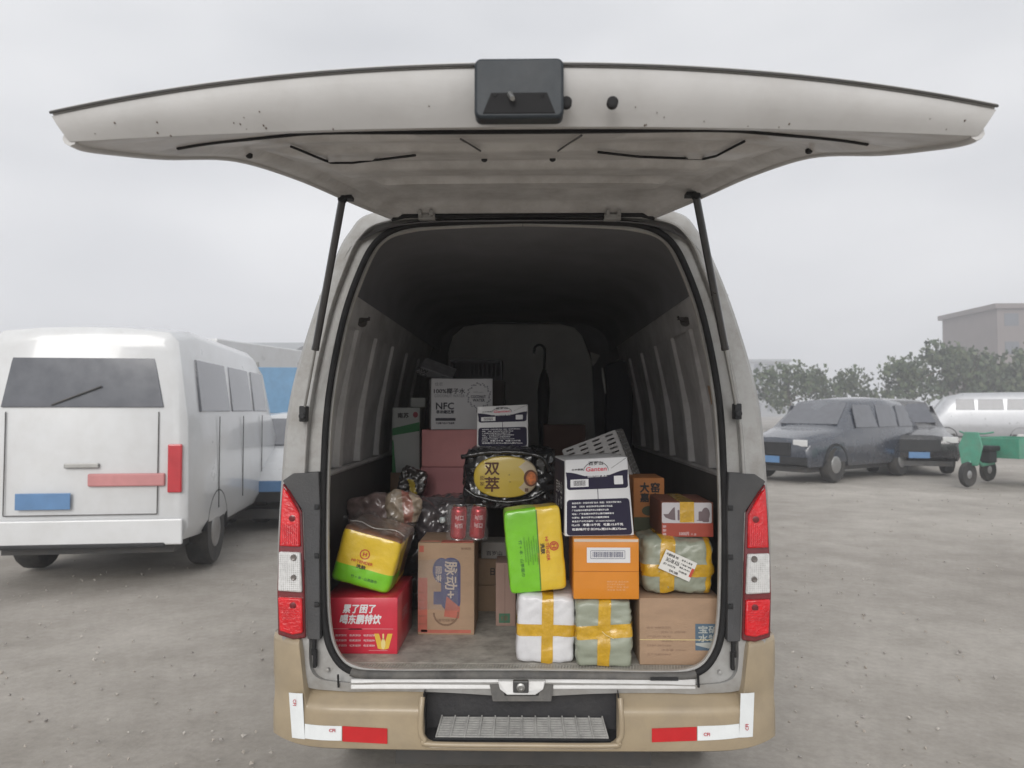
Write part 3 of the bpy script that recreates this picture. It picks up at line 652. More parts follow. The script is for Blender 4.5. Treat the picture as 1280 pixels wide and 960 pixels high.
#@@GOODS
# ------------------------------------------------------------ THE GOODS
H = lambda h: CZ + h
GR = 'goods loaded in the cargo bay'
def carton(name, label, cat, x0, x1, Y, h0, h1, depth, m, yaw=0, roll=0, pitch=0, taper=None, group=None, seam=None, jit=.0025, extra=None, drop=0):
    """carton: x0..x1 world at its front, front at Y, h0..h1 heights relative to the eye"""
    w_, d, ht = x1 - x0, depth, h1 - h0; r_ = random.Random(label)
    th = thing(name, label, cat, ((x0 + x1) / 2, Y, CZ + h0 + drop), (pitch, roll, yaw), group)
    tp = taper or (lambda p: p)
    nx, ny, nz = 5, 3, 5
    mb = MB()
    def J(p):
        v = noise.noise_vector(Vector((p.x * 7 + len(label), p.y * 7, p.z * 7))) * jit
        e = min(1, 4 * min(abs(p.z), abs(ht - p.z)) / ht + .3)
        return tp(Vector((p.x, p.y + v.y * e * (.12 if p.y < .001 else 1), p.z + (v.z * .5 if p.z > .01 else 0))))
    def face(o_, a, b_, na, nb):
        mb.grid([[J(o_ + a * (i / na) + b_ * (j / nb)) for i in range(na + 1)] for j in range(nb + 1)])
    V = Vector; c = V((-w_ / 2, 0, 0))
    face(c, V((w_, 0, 0)), V((0, 0, ht)), nx, nz); face(c + V((0, d, 0)), V((w_, 0, 0)), V((0, 0, ht)), nx, nz)
    face(c, V((0, d, 0)), V((0, 0, ht)), ny, nz); face(c + V((w_, 0, 0)), V((0, d, 0)), V((0, 0, ht)), ny, nz)
    face(c, V((w_, 0, 0)), V((0, d, 0)), nx, ny); face(c + V((0, 0, ht)), V((w_, 0, 0)), V((0, d, 0)), nx, ny)
    o = fixn(mb.build('carton_body', m, th, smooth=30, bevel=.0022))
    th['_w'] = w_; th['_h'] = ht; th['_d'] = d
    if seam:       # tape over the top and down the front
        mb = MB(); s = .024
        mb.box(-s, s, -.0012, .0008, ht - .05, ht + .001); mb.box(-s, s, -.001, d + .001, ht - .0008, ht + .0018); fixn(mb.build('packing_tape', seam, th))
    return th
def prints(th, name, m, fn, warp=None):
    mb = MB(); fn(mb, th['_w'], th['_h'], th['_d']); o = mb.build(name, m, th); return o
def px_(a, Y): return (a - 657) / F * Y
def ph_(b_, Y): return -(b_ - 512) / F * Y

# --- red energy drink carton
redc = mat('red_carton', (.58, .018, .045), .35, var=.08, scale=5, coat=.4, dirt=.25, dcol=(.35, .12, .12), bump=.1, bscale=12)
t1 = carton('drink_carton', 'shiny red drink carton with white lettering, on the floor under the tipped tissue pack', 'carton', -.745, -.473, 2.855, -.90, -.694, .375, redc, yaw=0)
def f(mb, w_, h, d):
    ttext(mb, '累了困了', w_ * -.02, h * .80, .118, .030, slant=.2, bold=.0012); ttext(mb, '喝东鹏特饮', w_ * .0, h * .615, .150, .034, slant=.2, bold=.0012)
    for r_ in range(3): 
        for c_ in range(3): ttext(mb, '维生素功能饮料', -.072 + c_ * .052, h * (.33 - .09 * r_), .042, .008)
prints(t1, 'lettering', whitep, f)
def f(mb, w_, h, d): patch(mb, .03, .10, h * .06, h * .07); patch(mb, -.13, .12, h * .44, h * .45)
prints(t1, 'print_line', mat('pink_print', (.6, .25, .27), .5), f)
def f(mb, w_, h, d):
    for s in (-1, 1):
        c = w_ / 2 - .052
        mb.add([(c + s * .004, -.001, h * .08), (c + s * .020, -.001, h * .10), (c + s * .034, -.001, h * .36), (c + s * .016, -.001, h * .36), (c + s * .006, -.001, h * .2)], [(0, 1, 2, 3, 4)])
prints(t1, 'bottle_picture', mat('gold_print', (.70, .45, .05), .4), f)
def f(mb, w_, h, d): c = w_ / 2 - .052; disc(mb, c, h * .18, .008, .020, y=-.0016); patch(mb, c - .003, c + .003, h * .26, h * .36, y=-.0016)
prints(t1, 'bottle_picture', mat('pale_yellow_print', (.75, .62, .25), .4), f)
def f(mb, w_, h, d): patch(mb, -.045, .005, h * .43, h * .45)
prints(t1, 'grip_slot', ink, f)
def f(mb, w_, h, d): ttext(mb, '东鹏特饮', 0, 0, .13, .05, plane='front', y=0, M=Matrix.Translation((w_ / 2 + .0012, d * .45, h * .55)) @ Matrix.Rotation(R(90), 4, 'Z'))
prints(t1, 'lettering', mat('side_print', (.45, .25, .27), .5), f)

# --- kraft carton of sports drink
t2 = carton('drink_carton', 'kraft drink carton standing on end with a dark blue print and red cans on top', 'carton', -.432, -.206, 3.10, -.90, -.535, .27, cb, jit=.004)
blu = mat('faded_blue_print', (.060, .065, .155), .7, var=.2, scale=14, dirt=.3, dcol=(.25, .2, .2))
def f(mb, w_, h, d): patch(mb, -.020, .058, h * .26, h * .84, rnd_=.036, y=-.0008); patch(mb, -.050, -.006, h * .33, h * .47, y=-.0010); disc(mb, -.018, h * .70, .036, .050, y=-.0012)
prints(t2, 'print_patch', blu, f)
rp_ = mat('faded_red_print', (.42, .11, .075), .7, var=.2, scale=14, dirt=.3, dcol=(.4, .25, .2))
def f(mb, w_, h, d):
    patch(mb, -.112, -.075, h * .03, h * .62); mb.add([(.002, -.0016, h * .42), (.056, -.0016, h * .30), (.052, -.0016, h * .18), (-.008, -.0016, h * .20)], [(0, 1, 2, 3)]); patch(mb, -.100, .10, h * .02, h * .055); patch(mb, -.108, -.09, h * .90, h * .97)
prints(t2, 'print_patch', rp_, f)
def f(mb, w_, h, d):
    M = Matrix.Translation((.020, -.0022, h * .60)) @ Matrix.Rotation(R(90), 4, 'Y')
    ttext(mb, '脉动+', 0, 0, .145, .048, y=0, bold=.001, M=M)
    ttext(mb, '回来', 0, 0, .06, .024, y=0, bold=.0006, M=Matrix.Translation((-.030, -.0022, h * .66)) @ Matrix.Rotation(R(90), 4, 'Y'))
prints(t2, 'lettering', mat('pale_print', (.52, .43, .36), .7), f)
def f(mb, w_, h, d):
    for k in range(26):
        a = R(180 + 180 * k / 25); mb.add([(.0 + .052 * math.cos(a) - .0, -.0017, h * .24 + .052 * math.sin(a)), (.052 * math.cos(a + .09), -.0017, h * .24 + .052 * math.sin(a + .09)), (.045 * math.cos(a + .09), -.0017, h * .24 + .045 * math.sin(a + .09)), (.045 * math.cos(a), -.0017, h * .24 + .045 * math.sin(a))], [(0, 1, 2, 3)])
    ttext(mb, '请勿踩踏', 0, h * .16, .07, .012); ttext(mb, '维生素饮料', .08, h * .94, .04, .010)
    for k in range(5): ttext(mb, '净含量 600ml x 15', -.094, h * (.12 + .085 * k), .03, .007)
prints(t2, 'lettering', brownink, f)
mb = MB(); mb.box(-.108, -.030, -.004, .06, .366, .369, Matrix.Rotation(R(-6), 4, 'X')); mb.box(-.02, .108, -.002, .05, .366, .369); fixn(mb.build('top_flap', [rp_, cb][0], t2, bevel=.001))
film = bpy.data.materials.new('clear_film'); film.use_nodes = True; b_ = film.node_tree.nodes['Principled BSDF']; b_.inputs['Base Color'].default_value = (.7, .7, .7, 1); b_.inputs['Roughness'].default_value = .18; b_.inputs['Alpha'].default_value = .16; b_.inputs['Coat Weight'].default_value = 1
_n = film.node_tree.nodes.new('ShaderNodeTexNoise'); _n.inputs['Scale'].default_value = 22; _b = film.node_tree.nodes.new('ShaderNodeBump'); _b.inputs['Distance'].default_value = .02; film.node_tree.links.new(_n.outputs[0], _b.inputs['Height']); film.node_tree.links.new(_b.outputs[0], b_.inputs['Normal'])
# loose film scrap over the front
def crumple(rows, amp, sc_, seed=0):
    return [[Vector(p) + noise.noise_vector(Vector(p) * sc_ + Vector((seed, 0, 0))) * amp for p in r_] for r_ in rows]
mb = MB(); rows = [[(-.112 + .16 * i / 14, -.006, .10 + .20 * j / 14) for i in range(15)] for j in range(15)]; mb.grid(crumple(rows, .008, 18, 3)); mb.build('plastic_wrap', film, t2, smooth=80)

# --- cans
can_red = mat('can_red', (.55, .008, .02), .22, metal=.45, var=.08, coat=.8); can_m = mat('can_aluminium', (.6, .6, .6), .25, metal=.95)
for k, (cx, yy, lean, lab) in enumerate(((-.278, 3.16, R(3), 'left one of the two red drink cans on the kraft carton'), (-.196 - .006, 3.175, R(5), 'right one of the two red drink cans, at the edge of the kraft carton'))):
    c = thing('drink_can', lab, 'can', (cx, yy, H(-.531)), (0, lean, 0), 'red cans on the kraft carton')
    mb = MB(); mb.lathe([(.026, .004), (.033, .012), (.0335, .02), (.0335, .114), (.033, .120), (.027, .134)], 24); fixn(mb.build('can_body', can_red, c, smooth=50))
    mb = MB(); mb.lathe([(.0265, .134), (.0275, .139), (.0255, .139), (.0245, .135)], 24); fixn(mb.build('can_lid', can_m, c, smooth=50))
    mb = MB(); mb.lathe([(.024, 0), (.0262, .0), (.0268, .005)], 24); fixn(mb.build('can_base', can_m, c, smooth=50))
    mb = MB()
    def wrp(p): a = p.x / .0336; return Vector((.0339 * math.sin(a), -.0339 * math.cos(a), p.z))
    ttext(mb, '可口' if k == 0 else '可乐', .004, .092, .034, .018, bold=.0006, warp=wrp, y=0); ttext(mb, '可乐' if k == 0 else '可口', .004, .060, .034, .018, bold=.0006, warp=wrp, y=0)
    mb.build('lettering', mat('can_print', (.75, .6, .6), .3), c)
w_ = thing('shrink_wrap', 'clear shrink wrap round the pair of red cans', 'plastic wrap', (-.24, 3.165, H(-.531)))
mb = MB(); rows = []
for j in range(14):
    z = .0 + .138 * j / 13; r_ = []
    for i in range(36):
        a = 2 * math.pi * i / 36; r_.append((.085 * abs(math.cos(a)) ** .7 * (1 if math.cos(a) > 0 else -1), .043 * abs(math.sin(a)) ** .8 * (1 if math.sin(a) > 0 else -1), z))
    rows.append(r_)
mb.grid(crumple(rows, .006, 30, 5), True); mb.build('film', film, w_, smooth=80)

# --- soft packs / parcels
def softbox(th, w_, d, h, m, k=9, amp=.004, freq=9, seed=1, n=26, aniso=(1, 1, 1), name='wrapping', sag=0., mfun=None, bands=(), bmat=None, boff=.0016):
    def pt(u, v, w2, off=0):
        q = Vector((u, v, w2)); s = (abs(u) ** k + abs(v) ** k + abs(w2) ** k) ** (1 / k); q = q / s
        nn = q.normalized(); p = Vector((q.x * w_ / 2, q.y * d / 2 + d / 2, q.z * h / 2 + h / 2))
        a = Vector((p.x * aniso[0], p.y * aniso[1], p.z * aniso[2])) * freq + Vector((seed * 7.1, 0, 0))
        dd = noise.noise(a) * .6 + (1 - abs(noise.noise(a * 2.1))) * .5 - .4 + noise.noise(a * 4.3) * .25
        p += nn * (dd * amp * 1.6 + off)
        if p.z < 0: p.z = 0
        return p
    mb = MB(); tb = MB()
    g = [-1 + 2 * i / n for i in range(n + 1)]
    for ax in range(3):
        for sg in (-1, 1):
            def mk(a, b_): 
                t_ = [a, b_]; t_.insert(ax, sg); return t_
            mb.cur = 0
            if mfun:
                rows = [[pt(*mk(a, b_)) for a in g] for b_ in g]; n0 = n + 1; o0 = len(mb.v); mb.v += [tuple(p) for r_ in rows for p in r_]
                for j in range(n):
                    for i in range(n):
                        c = mk((g[i] + g[i + 1]) / 2, (g[j] + g[j + 1]) / 2); mb.f.append((o0 + j * n0 + i, o0 + j * n0 + i + 1, o0 + (j + 1) * n0 + i + 1, o0 + (j + 1) * n0 + i)); mb.m.append(mfun(*c))
            else: mb.grid([[pt(*mk(a, b_)) for a in g] for b_ in g])
    o = fixn(mb.build(name, m, th, smooth=70))
    # tape bands wrap a full loop: ('x', centre, half) keeps x in the band and runs round y/z ; ('z', ...) runs round x/y
    for kk, (axis, c0, hw, tilt) in enumerate(bands):
        tb = MB(); rows = []
        loop = []
        e = [-.9 + 1.8 * i / 16 for i in range(17)]
        ring_ = [(a, -1) for a in [-1 + 2 * i / 18 for i in range(19)]] + [(1, a) for a in [-1 + 2 * i / 18 for i in range(1, 19)]] + [(a, 1) for a in [1 - 2 * i / 18 for i in range(1, 19)]] + [(-1, a) for a in [1 - 2 * i / 18 for i in range(1, 18)]]
        for (a, b_) in ring_:
            r_ = []
            for i in range(7):
                f_ = c0 + hw * (-1 + 2 * i / 6) + tilt * (a if axis == 'z' else b_)
                if axis == 'z': r_.append(pt(a, b_, f_, boff + .0004 * kk))
                elif axis == 'x': r_.append(pt(f_, a, b_, boff + .0004 * kk))
            rows.append(r_)
        rows.append(rows[0]); tb.grid(rows); tb.build('packing_tape', bmat, th, smooth=70)
    return pt
tissue_y = mat('tissue_yellow', (.72, .50, .03), .3, var=.1, scale=10, coat=.7, bump=.5, bscale=18)
tissue_g = mat('tissue_green', (.18, .54, .015), .3, var=.12, scale=10, coat=.7, bump=.25, bscale=18)
brownfilm = mat('brown_film', (.20, .10, .06), .3, var=.35, scale=14, coat=.8, bump=.4, bscale=20)
redlogo = mat('red_logo', (.50, .06, .035), .5); greenink = mat('green_ink', (.06, .20, .03), .6)
# upright pack in the middle
tp_ = thing('tissue_pack', 'upright green and yellow tissue pack on the white taped parcel', 'tissue pack', (.048, 2.775, H(-.652)), (0, R(-5.5), R(3)))
PW, PD, PH = .205, .12, .300
ptf = softbox(tp_, PW, PD, PH, [tissue_g, tissue_y], k=15, amp=.0045, freq=8, seed=2, name='pack_film', mfun=lambda x, y, z: 1 if x > .12 + .05 * z else 0)
def softprint(th, pt, Wd, Ht, name, m, items):
    mb = MB()
    def wr(p):
        u = max(-.97, min(.97, p.x / (Wd / 2))); v = max(-.97, min(.97, (p.z - Ht / 2) / (Ht / 2))); q = pt(u, -1, v); return Vector((p.x, q.y - .0022, p.z))
    for it in items:
        if it[0] == 't':
            _, body, cx, cz, ww, hh, rot, bold = it; ttext(mb, body, cx, cz, ww, hh, rot=rot, bold=bold, warp=wr)
        elif it[0] == 'r':
            _, x0, x1, z0, z1 = it
            mb.grid([[wr(Vector((x0 + (x1 - x0) * i / 6, 0, z0 + (z1 - z0) * j / 6))) for i in range(7)] for j in range(7)])
        elif it[0] == 'c':
            _, cx, cz, r0, r1 = it
            for k in range(28):
                a, b2 = 2 * math.pi * k / 28, 2 * math.pi * (k + 1) / 28
                q = [wr(Vector((cx + r_ * math.cos(t_), 0, cz + r_ * math.sin(t_)))) for r_, t_ in ((r0, a), (r1, a), (r1, b2), (r0, b2))]; mb.add(q, [(0, 1, 2, 3)])
    return mb.build(name, m, th)
dn = -R(90)
softprint(tp_, ptf, PW, PH, 'lettering', redlogo, [('t', 'HI·TENDER', .045, .150, .085, .011, dn, .0004), ('c', .069, .158, .013, .017), ('t', 'H', .069, .158, .014, .012, dn, .0008), ('c', .069, .158, .0095, .0115)])
softprint(tp_, ptf, PW, PH, 'lettering', ink, [('t', '洗肤', .028, .152, .038, .015, dn, .0006)])
softprint(tp_, ptf, PW, PH, 'lettering', greenink, [('t', '竹 + 本 · 山茶面巾', -.050, .125, .13, .012, dn, .0003)] + [('t', '产品名称纸巾规格层数张包执行标准等级合格', -.036 + .0085 * k, .155 - .012 * (k % 2), .09, .005, dn, 0) for k in range(6)])
mb = MB(); rows = []
for k in range(13):
    z = -1 + 2 * k / 12; x = .12 + .05 * z; rows.append([ptf(x - .02, -1, z * .97, .0016), ptf(x, -1, z * .97, .003), ptf(x + .02, -1, z * .97, .0016)])
mb.grid(rows); mb.build('pack_seam', mat('dark_green_seam', (.10, .22, .03), .4, coat=.5), tp_, smooth=70)
# left pack, tipped over
tl_ = thing('tissue_pack', 'yellow tissue pack with a lime green strip, tipped sideways on the red carton', 'tissue pack', (-.625, 2.885, H(-.668)), (0, R(15), R(0)))
QW, QD, QH = .232, .36, .218
ptl = softbox(tl_, QW, QD, QH, [tissue_y, tissue_g, brownfilm], k=12, amp=.004, freq=8, seed=5, n=32, name='pack_film', mfun=lambda x, y, z: 1 if z < -.30 and (y < -.2) else (2 if (z > .9 or y > -.15) and z > -.6 else 0))
softprint(tl_, ptl, QW, QH, 'lettering', redlogo, [('t', 'HI·TENDER', -.012, .098, .082, .010, 0, .0004), ('c', -.010, .128, .015, .019), ('t', 'H', -.010, .128, .013, .014, 0, .0008)])
softprint(tl_, ptl, QW, QH, 'lettering', ink, [('t', '洗肤', -.012, .080, .036, .014, 0, .0006)])
softprint(tl_, ptl, QW, QH, 'lettering', greenink, [('t', '竹 + 本 · 山茶面巾', .010, .040, .10, .011, 0, .0004)])
mb = MB(); rows = [[(-.125 + .25 * i / 16, .0 + .34 * j / 12, QH + .008 + .014 * math.sin(i * 1.1 + j)) for i in range(17)] for j in range(13)]; mb.grid(crumple(rows, .018, 11, 8)); mb.build('loose_film', film, tl_, smooth=80)
mb = MB(); mb.tube([ptl(-.9 + 1.8 * i / 10, -.62 + .15 * math.sin(i), 1, .010) for i in range(11)], .0022, 5); mb.build('film_seam', mat('pale_film_seam', (.5, .47, .44), .3, coat=.8), tl_, smooth=80)

# parcels
wbag = mat('white_poly_bag', (.66, .66, .68), .4, var=.06, scale=9, coat=.3, bump=.45, bscale=16, dirt=.3, dcol=(.45, .44, .43))
sage = mat('sage_poly_bag', (.30, .325, .255), .42, var=.12, scale=8, coat=.25, bump=.5, bscale=15, dirt=.3, dcol=(.20, .20, .16))
pa = thing('parcel', 'white plastic parcel crossed with yellow tape on the floor under the green-yellow pack', 'parcel', (.069, 2.755, H(-.90)), (0, R(1.2), 0), 'taped parcels')
softbox(pa, .205, .29, .240, wbag, k=14, amp=.007, freq=10, seed=3, bands=(('z', -.02, .17, 0), ('x', .05, .20, 0)), bmat=tapey)
pb = thing('parcel', 'sage green plastic parcel crossed with yellow tape on the floor under the orange carton', 'parcel', (.2755, 2.715, H(-.90)), (0, R(0), 0), 'taped parcels')
softbox(pb, .196, .30, .231, sage, k=14, amp=.010, freq=9, seed=9, aniso=(.6, 1, 2.2), bands=(('z', .08, .20, .05), ('x', -.02, .22, .04)), bmat=tapey)
pc = thing('parcel', 'wide sage green parcel with yellow tape and a white address label', 'parcel', (.548, 2.775, H(-.662)), (0, 0, 0), 'taped parcels')
ptc = softbox(pc, .262, .30, .198, sage, k=7, amp=.012, freq=9, seed=14, aniso=(1.3, 1, 1.8), bands=(('z', -.12, .22, 0), ('x', -.32, .20, .03), ('x', .86, .12, 0)), bmat=tapey)
mb = MB(); th_ = R(-24)
lab = Matrix.Translation((-.008, -.0125, .108)) @ Matrix.Rotation(-th_, 4, 'Y')
mb.box(-.060, .060, -.0015, .0, -.036, .036, lab); fixn(mb.build('address_label', mat('paper_label', (.72, .71, .68), .6, var=.04), pc, bevel=.001))
mb = MB()
for (body, cx, cz, ww, hh) in (('中通快递 785', -.030, .024, .045, .010), ('362-08 A26', -.022, .006, .05, .014), ('收 件 人 地 址', .026, .024, .04, .007), ('广东省广州市', .028, .010, .04, .006), ('电话 138 0013', .028, -.002, .04, .006), ('JD 00278', -.028, -.012, .045, .008), ('已验视', .026, -.016, .03, .006), ('快递', -.005, -.027, .035, .009)):
    ttext(mb, body, cx, cz, ww, hh, y=-.002, bold=.0003, M=lab)
mb.build('label_print', ink, pc)
mb = MB(); mb.box(.050, .0595, -.0026, -.0015, -.020, .012, lab); mb.build('label_mark', redlogo, pc)
mb = MB(); mb.tube([ptb_ for ptb_ in [(-.01, -.014, .13), (.0, -.016, .12), (.018, -.014, .110), (.03, -.012, .105)]], .0012, 5); mb.build('loose_tape_strand', mat('pale_tape_edge', (.75, .62, .3), .3, coat=.6), pb, smooth=60)

# --- cardboard box bottom right
t3 = carton('cardboard_box', 'plain cardboard box on the floor at the right with a blue square print', 'box', .402, .690, 2.752, -.90, -.667, .34, cb, jit=.002)
blu2 = mat('slate_blue_print', (.085, .135, .19), .7, var=.12, scale=14)
prints(t3, 'print_patch', blu2, lambda mb, w_, h, d: patch(mb, .052, w_ / 2 - .004, h * .22, h * .62))
def f(mb, w_, h, d): ttext(mb, '宝矿', .098, h * .535, .070, .026, bold=.0006, y=-.0016); ttext(mb, '水特', .098, h * .405, .070, .026, bold=.0006, y=-.0016); mb.add([(.053, -.0015, h * .33), (.142, -.0015, h * .35), (.142, -.0015, h * .28), (.10, -.0015, h * .25), (.053, -.0015, h * .30)], [(0, 1, 2, 3, 4)])
prints(t3, 'lettering', mat('grey_print', (.40, .42, .40), .7), f)
def f(mb, w_, h, d):
    for k in range(7):
        ttext(mb, ['品名 电解质饮料', '配料 水 白砂糖', '产品标准号', '保质期 12个月', '贮存条件 避免阳光直射', '净含量 500ml', '生产日期见箱体'][k], -.075 + .05 * (k % 2), h * (.56 - .067 * k), .085, .0075)
prints(t3, 'lettering', mat('faint_print', (.27, .175, .12), .8), f)
prints(t3, 'strap_line', mat('pale_tape_edge', (.75, .62, .3), .3, coat=.6), lambda mb, w_, h, d: mb.box(-w_ / 2, w_ / 2, -.002, -.0006, h * .375, h * .383))

# --- orange carton
orange = mat('orange_carton', (.66, .23, .012), .42, var=.07, scale=6, coat=.25, dirt=.15, dcol=(.45, .2, .05), bump=.08, bscale=15)
t4 = carton('orange_carton', 'orange carton with a barcode label, between the sage parcel and the leaning mineral water carton', 'carton', .168, .397, 2.722, -.664, -.452, .29, orange)
def f(mb, w_, h, d): patch(mb, -.068, .084, h * .60, h * .85, y=-.0016)
prints(t4, 'barcode_label', whitep, f)
def f(mb, w_, h, d):
    for (a, b_, c, e) in ((-.055, .066, h * .665, h * .672), (-.055, .066, h * .795, h * .802), (-.055, -.0535, h * .665, h * .8), (.0645, .066, h * .665, h * .8)): patch(mb, a, b_, c, e, y=-.0022)
    r_ = random.Random(4); x = -.048
    while x < .058:
        ww = r_.choice((.0009, .0009, .0018, .0026)); patch(mb, x, x + ww, h * .69, h * .78, y=-.0022); x += ww + r_.choice((.001, .0016, .0022))
prints(t4, 'barcode', mat('blue_black_ink', (.05, .055, .12), .6), f)
def f(mb, w_, h, d):
    for k in range(4): ttext(mb, ['精制产品 食品包装', '生产许可 合格检验', '产地 广东省 电话', '净含量 规格 箱'][k], .04 - .006 * (k % 2), h * (.29 - .045 * k), .075 - .012 * (k % 2), .006)
prints(t4, 'lettering', mat('peach_print', (.70, .42, .22), .6), f)
prints(t4, 'flap_edge', mat('cream_board', (.62, .52, .42), .8), lambda mb, w_, h, d: mb.box(-w_ / 2 + .002, w_ / 2 - .002, -.0015, .0, h - .012, h - .003))
mb = MB(); mb.box(-.1145, .1145, -.0012, .0002, .096, .098); mb.build('carton_crease', mat('orange_crease', (.40, .13, .01), .7), t4)

# --- mineral water cartons
def water(x0, x1, Y, h0, h1, d, yaw, lean, tap, label):
    ht = h1 - h0; w_ = x1 - x0
    def tapf(p):
        f_ = p.z / ht; return Vector((p.x * (1 - tap * f_), p.y + lean * f_ * (1 - p.y / d * .5), p.z + .006 * f_ * p.x / w_ * 2))
    t = carton('water_carton', label, 'carton', x0, x1, Y, h0, h1, d, whitecb, yaw=yaw, taper=tapf, group='mineral water cartons')
    def wrapf(fn): return lambda mb, a, b_, c: fn(mb, a, b_, c)
    W2 = w_ / 2
    def f(mb, a, h, c):
        patch(mb, -W2 * .95, W2 * .95, h * .60, h * .775, warp=tapf, rnd_=.012); patch(mb, -W2 * .95, W2 * .95, h * .008, h * .47, warp=tapf, rnd_=.012); patch(mb, -.0012, .0012, h * .47, h * .60, warp=tapf)
        # navy print along the white flap's edge, with scalloped top
        up = [(W2 * .985 * x, h * (.79 - .045 * math.cos(x * 3.1))) for x in [-1 + 2 * k / 16 for k in range(17)]]
        vs = [tapf(Vector((x, -.0010, z))) for x, z in up] + [tapf(Vector((x * .96, -.0010, h * .70))) for x, z in up[::-1]]
        mb.add(vs, [tuple(range(len(vs)))])
    prints(t, 'navy_print', navy, f)
    def f(mb, a, h, c):
        patch(mb, -W2 * .84, -W2 * .28, h * .635, h * .735, warp=tapf, y=-.0018); patch(mb, W2 * .52, W2 * .80, h * .65, h * .76, warp=tapf, y=-.0018, rnd_=.003)
        ttext(mb, '饮用天然矿泉水', 0, h * .775, W2 * .62, h * .040, bold=.0004, warp=tapf, y=-.0020)
        L_ = [('食品名称：饮用天然矿泉水  类型：饮用天然矿泉水', 1.50, .020), ('制造：（深圳）食品饮料罗浮山有限公司出品', 1.22, .020), ('广东省惠州市博罗县罗浮山东麓百岁山路', 1.10, .020), ('地址：广东省惠州市罗浮山横河镇嶂背村', 1.25, .020), ('水源地：惠州市罗浮山东麓横河嶂背', 1.10, .020), ('食品生产许可证编号：SC10644132200235', 1.26, .020), ('1Lx15   净重:15千克   毛重:15.8千克', 1.50, .027), ('包装箱尺寸:长392x宽233x高272mm', 1.58, .027)]
        z = .425
        for (s_, ww, hh) in L_:
            ttext(mb, s_, -W2 * .80 + W2 * ww / 2, h * z, W2 * ww, h * hh * 1.15, bold=.0004 if hh > .02 else .0002, warp=tapf, y=-.0020); z -= .047 if hh < .025 else .056
    prints(t, 'lettering', whitep, f)
    def f(mb, a, h, c):
        ttext(mb, '百岁山', 0 - W2 * .03, h * .938, W2 * .46, h * .050, bold=.0004, warp=tapf, y=-.0016); ttext(mb, '水中贵族', -W2 * .62, h * .865, W2 * .36, h * .026, bold=.0003, warp=tapf, y=-.0016)
        r_ = random.Random(3); x = -W2 * .74
        while x < -W2 * .38: ww = r_.choice((.0008, .0014)); patch(mb, x, x + ww, h * .65, h * .72, y=-.0026, warp=tapf); x += ww + .0014
        # arch over the name
        pr = None; 
        pts = [(W2 * (-.03 + .40 * math.cos(R(a_))), h * (.845 + .115 * math.sin(R(a_)))) for a_ in range(-5, 186, 8)]
        for (a1, b1), (a2, b2) in zip(pts, pts[1:]):
            vs = [tapf(Vector(q)) for q in ((a1, -.0016, b1), (a2, -.0016, b2), (a2 * .97, -.0016, b2 - .0018), (a1 * .97, -.0016, b1 - .0018))]; mb.add(vs, [(0, 1, 2, 3)])
        vs = [tapf(Vector(q)) for q in ((W2 * .44, -.0016, h * .86), (W2 * .46, -.0016, h * .86), (W2 * .99, -.0016, h * .99), (W2 * .97, -.0016, h * .99))]; mb.add(vs, [(0, 1, 2, 3)])
    prints(t, 'lettering', ink, f)
    prints(t, 'lettering', mat('logo_red', (.62, .02, .06), .5), lambda mb, a, h, c: ttext(mb, 'Ganten', -W2 * .02, h * .862, W2 * .66, h * .056, bold=.0004, slant=.15, warp=tapf, y=-.0019))
    # navy side with a white edge
    mb = MB(); vs = [tapf(Vector(q)) for q in ((-W2 - .001, .02, ht * .02), (-W2 - .001, d * .98, ht * .02), (-W2 - .001, d * .98, ht * .98), (-W2 - .001, .02, ht * .98))]; mb.add(vs, [(0, 1, 2, 3)])
    vs = [tapf(Vector(q)) for q in ((W2 + .001, .02, ht * .02), (W2 + .001, d * .98, ht * .02), (W2 + .001, d * .98, ht * .98), (W2 + .001, .006, ht * .5))]; mb.add(vs, [(0, 1, 2, 3)])
    mb.build('side_print', navy, t)
    mb = MB(); 
    for s_ in (('1L x 15', .6), ('百岁山', .8)): ttext(mb, s_[0], d * -.5, ht * s_[1] - ht * .2, .16, .045, plane='left', bold=.001, y=0, warp=lambda p: tapf(Vector((-W2 - .0022, p.y, p.z))) )
    mb.build('lettering', whitep, t)
    return t
water(.139, .389, 2.765, -.450, -.178, .29, R(6), .055, .085, 'large white and navy mineral water carton standing on the orange carton')
water(-.222, .012, 3.50, -.168, .018, .30, R(0), .0, .02, 'smaller white and navy mineral water carton further back, on the black plastic bag')

# --- coconut water stack
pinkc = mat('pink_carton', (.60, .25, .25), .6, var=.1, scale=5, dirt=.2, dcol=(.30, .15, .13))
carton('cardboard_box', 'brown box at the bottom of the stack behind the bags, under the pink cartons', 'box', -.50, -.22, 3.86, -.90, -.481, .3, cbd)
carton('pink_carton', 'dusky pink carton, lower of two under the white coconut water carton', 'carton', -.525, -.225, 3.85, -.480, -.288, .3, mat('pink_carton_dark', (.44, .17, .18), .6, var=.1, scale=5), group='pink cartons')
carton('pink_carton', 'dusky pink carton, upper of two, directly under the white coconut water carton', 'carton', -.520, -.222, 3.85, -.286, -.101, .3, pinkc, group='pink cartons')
t5 = carton('coconut_water_carton', 'white coconut water carton with NFC lettering on top of the pink cartons', 'carton', -.472, -.164, 3.84, -.099, .155, .30, mat('grey_white_carton', (.56, .56, .58), .5, var=.05), yaw=R(9))
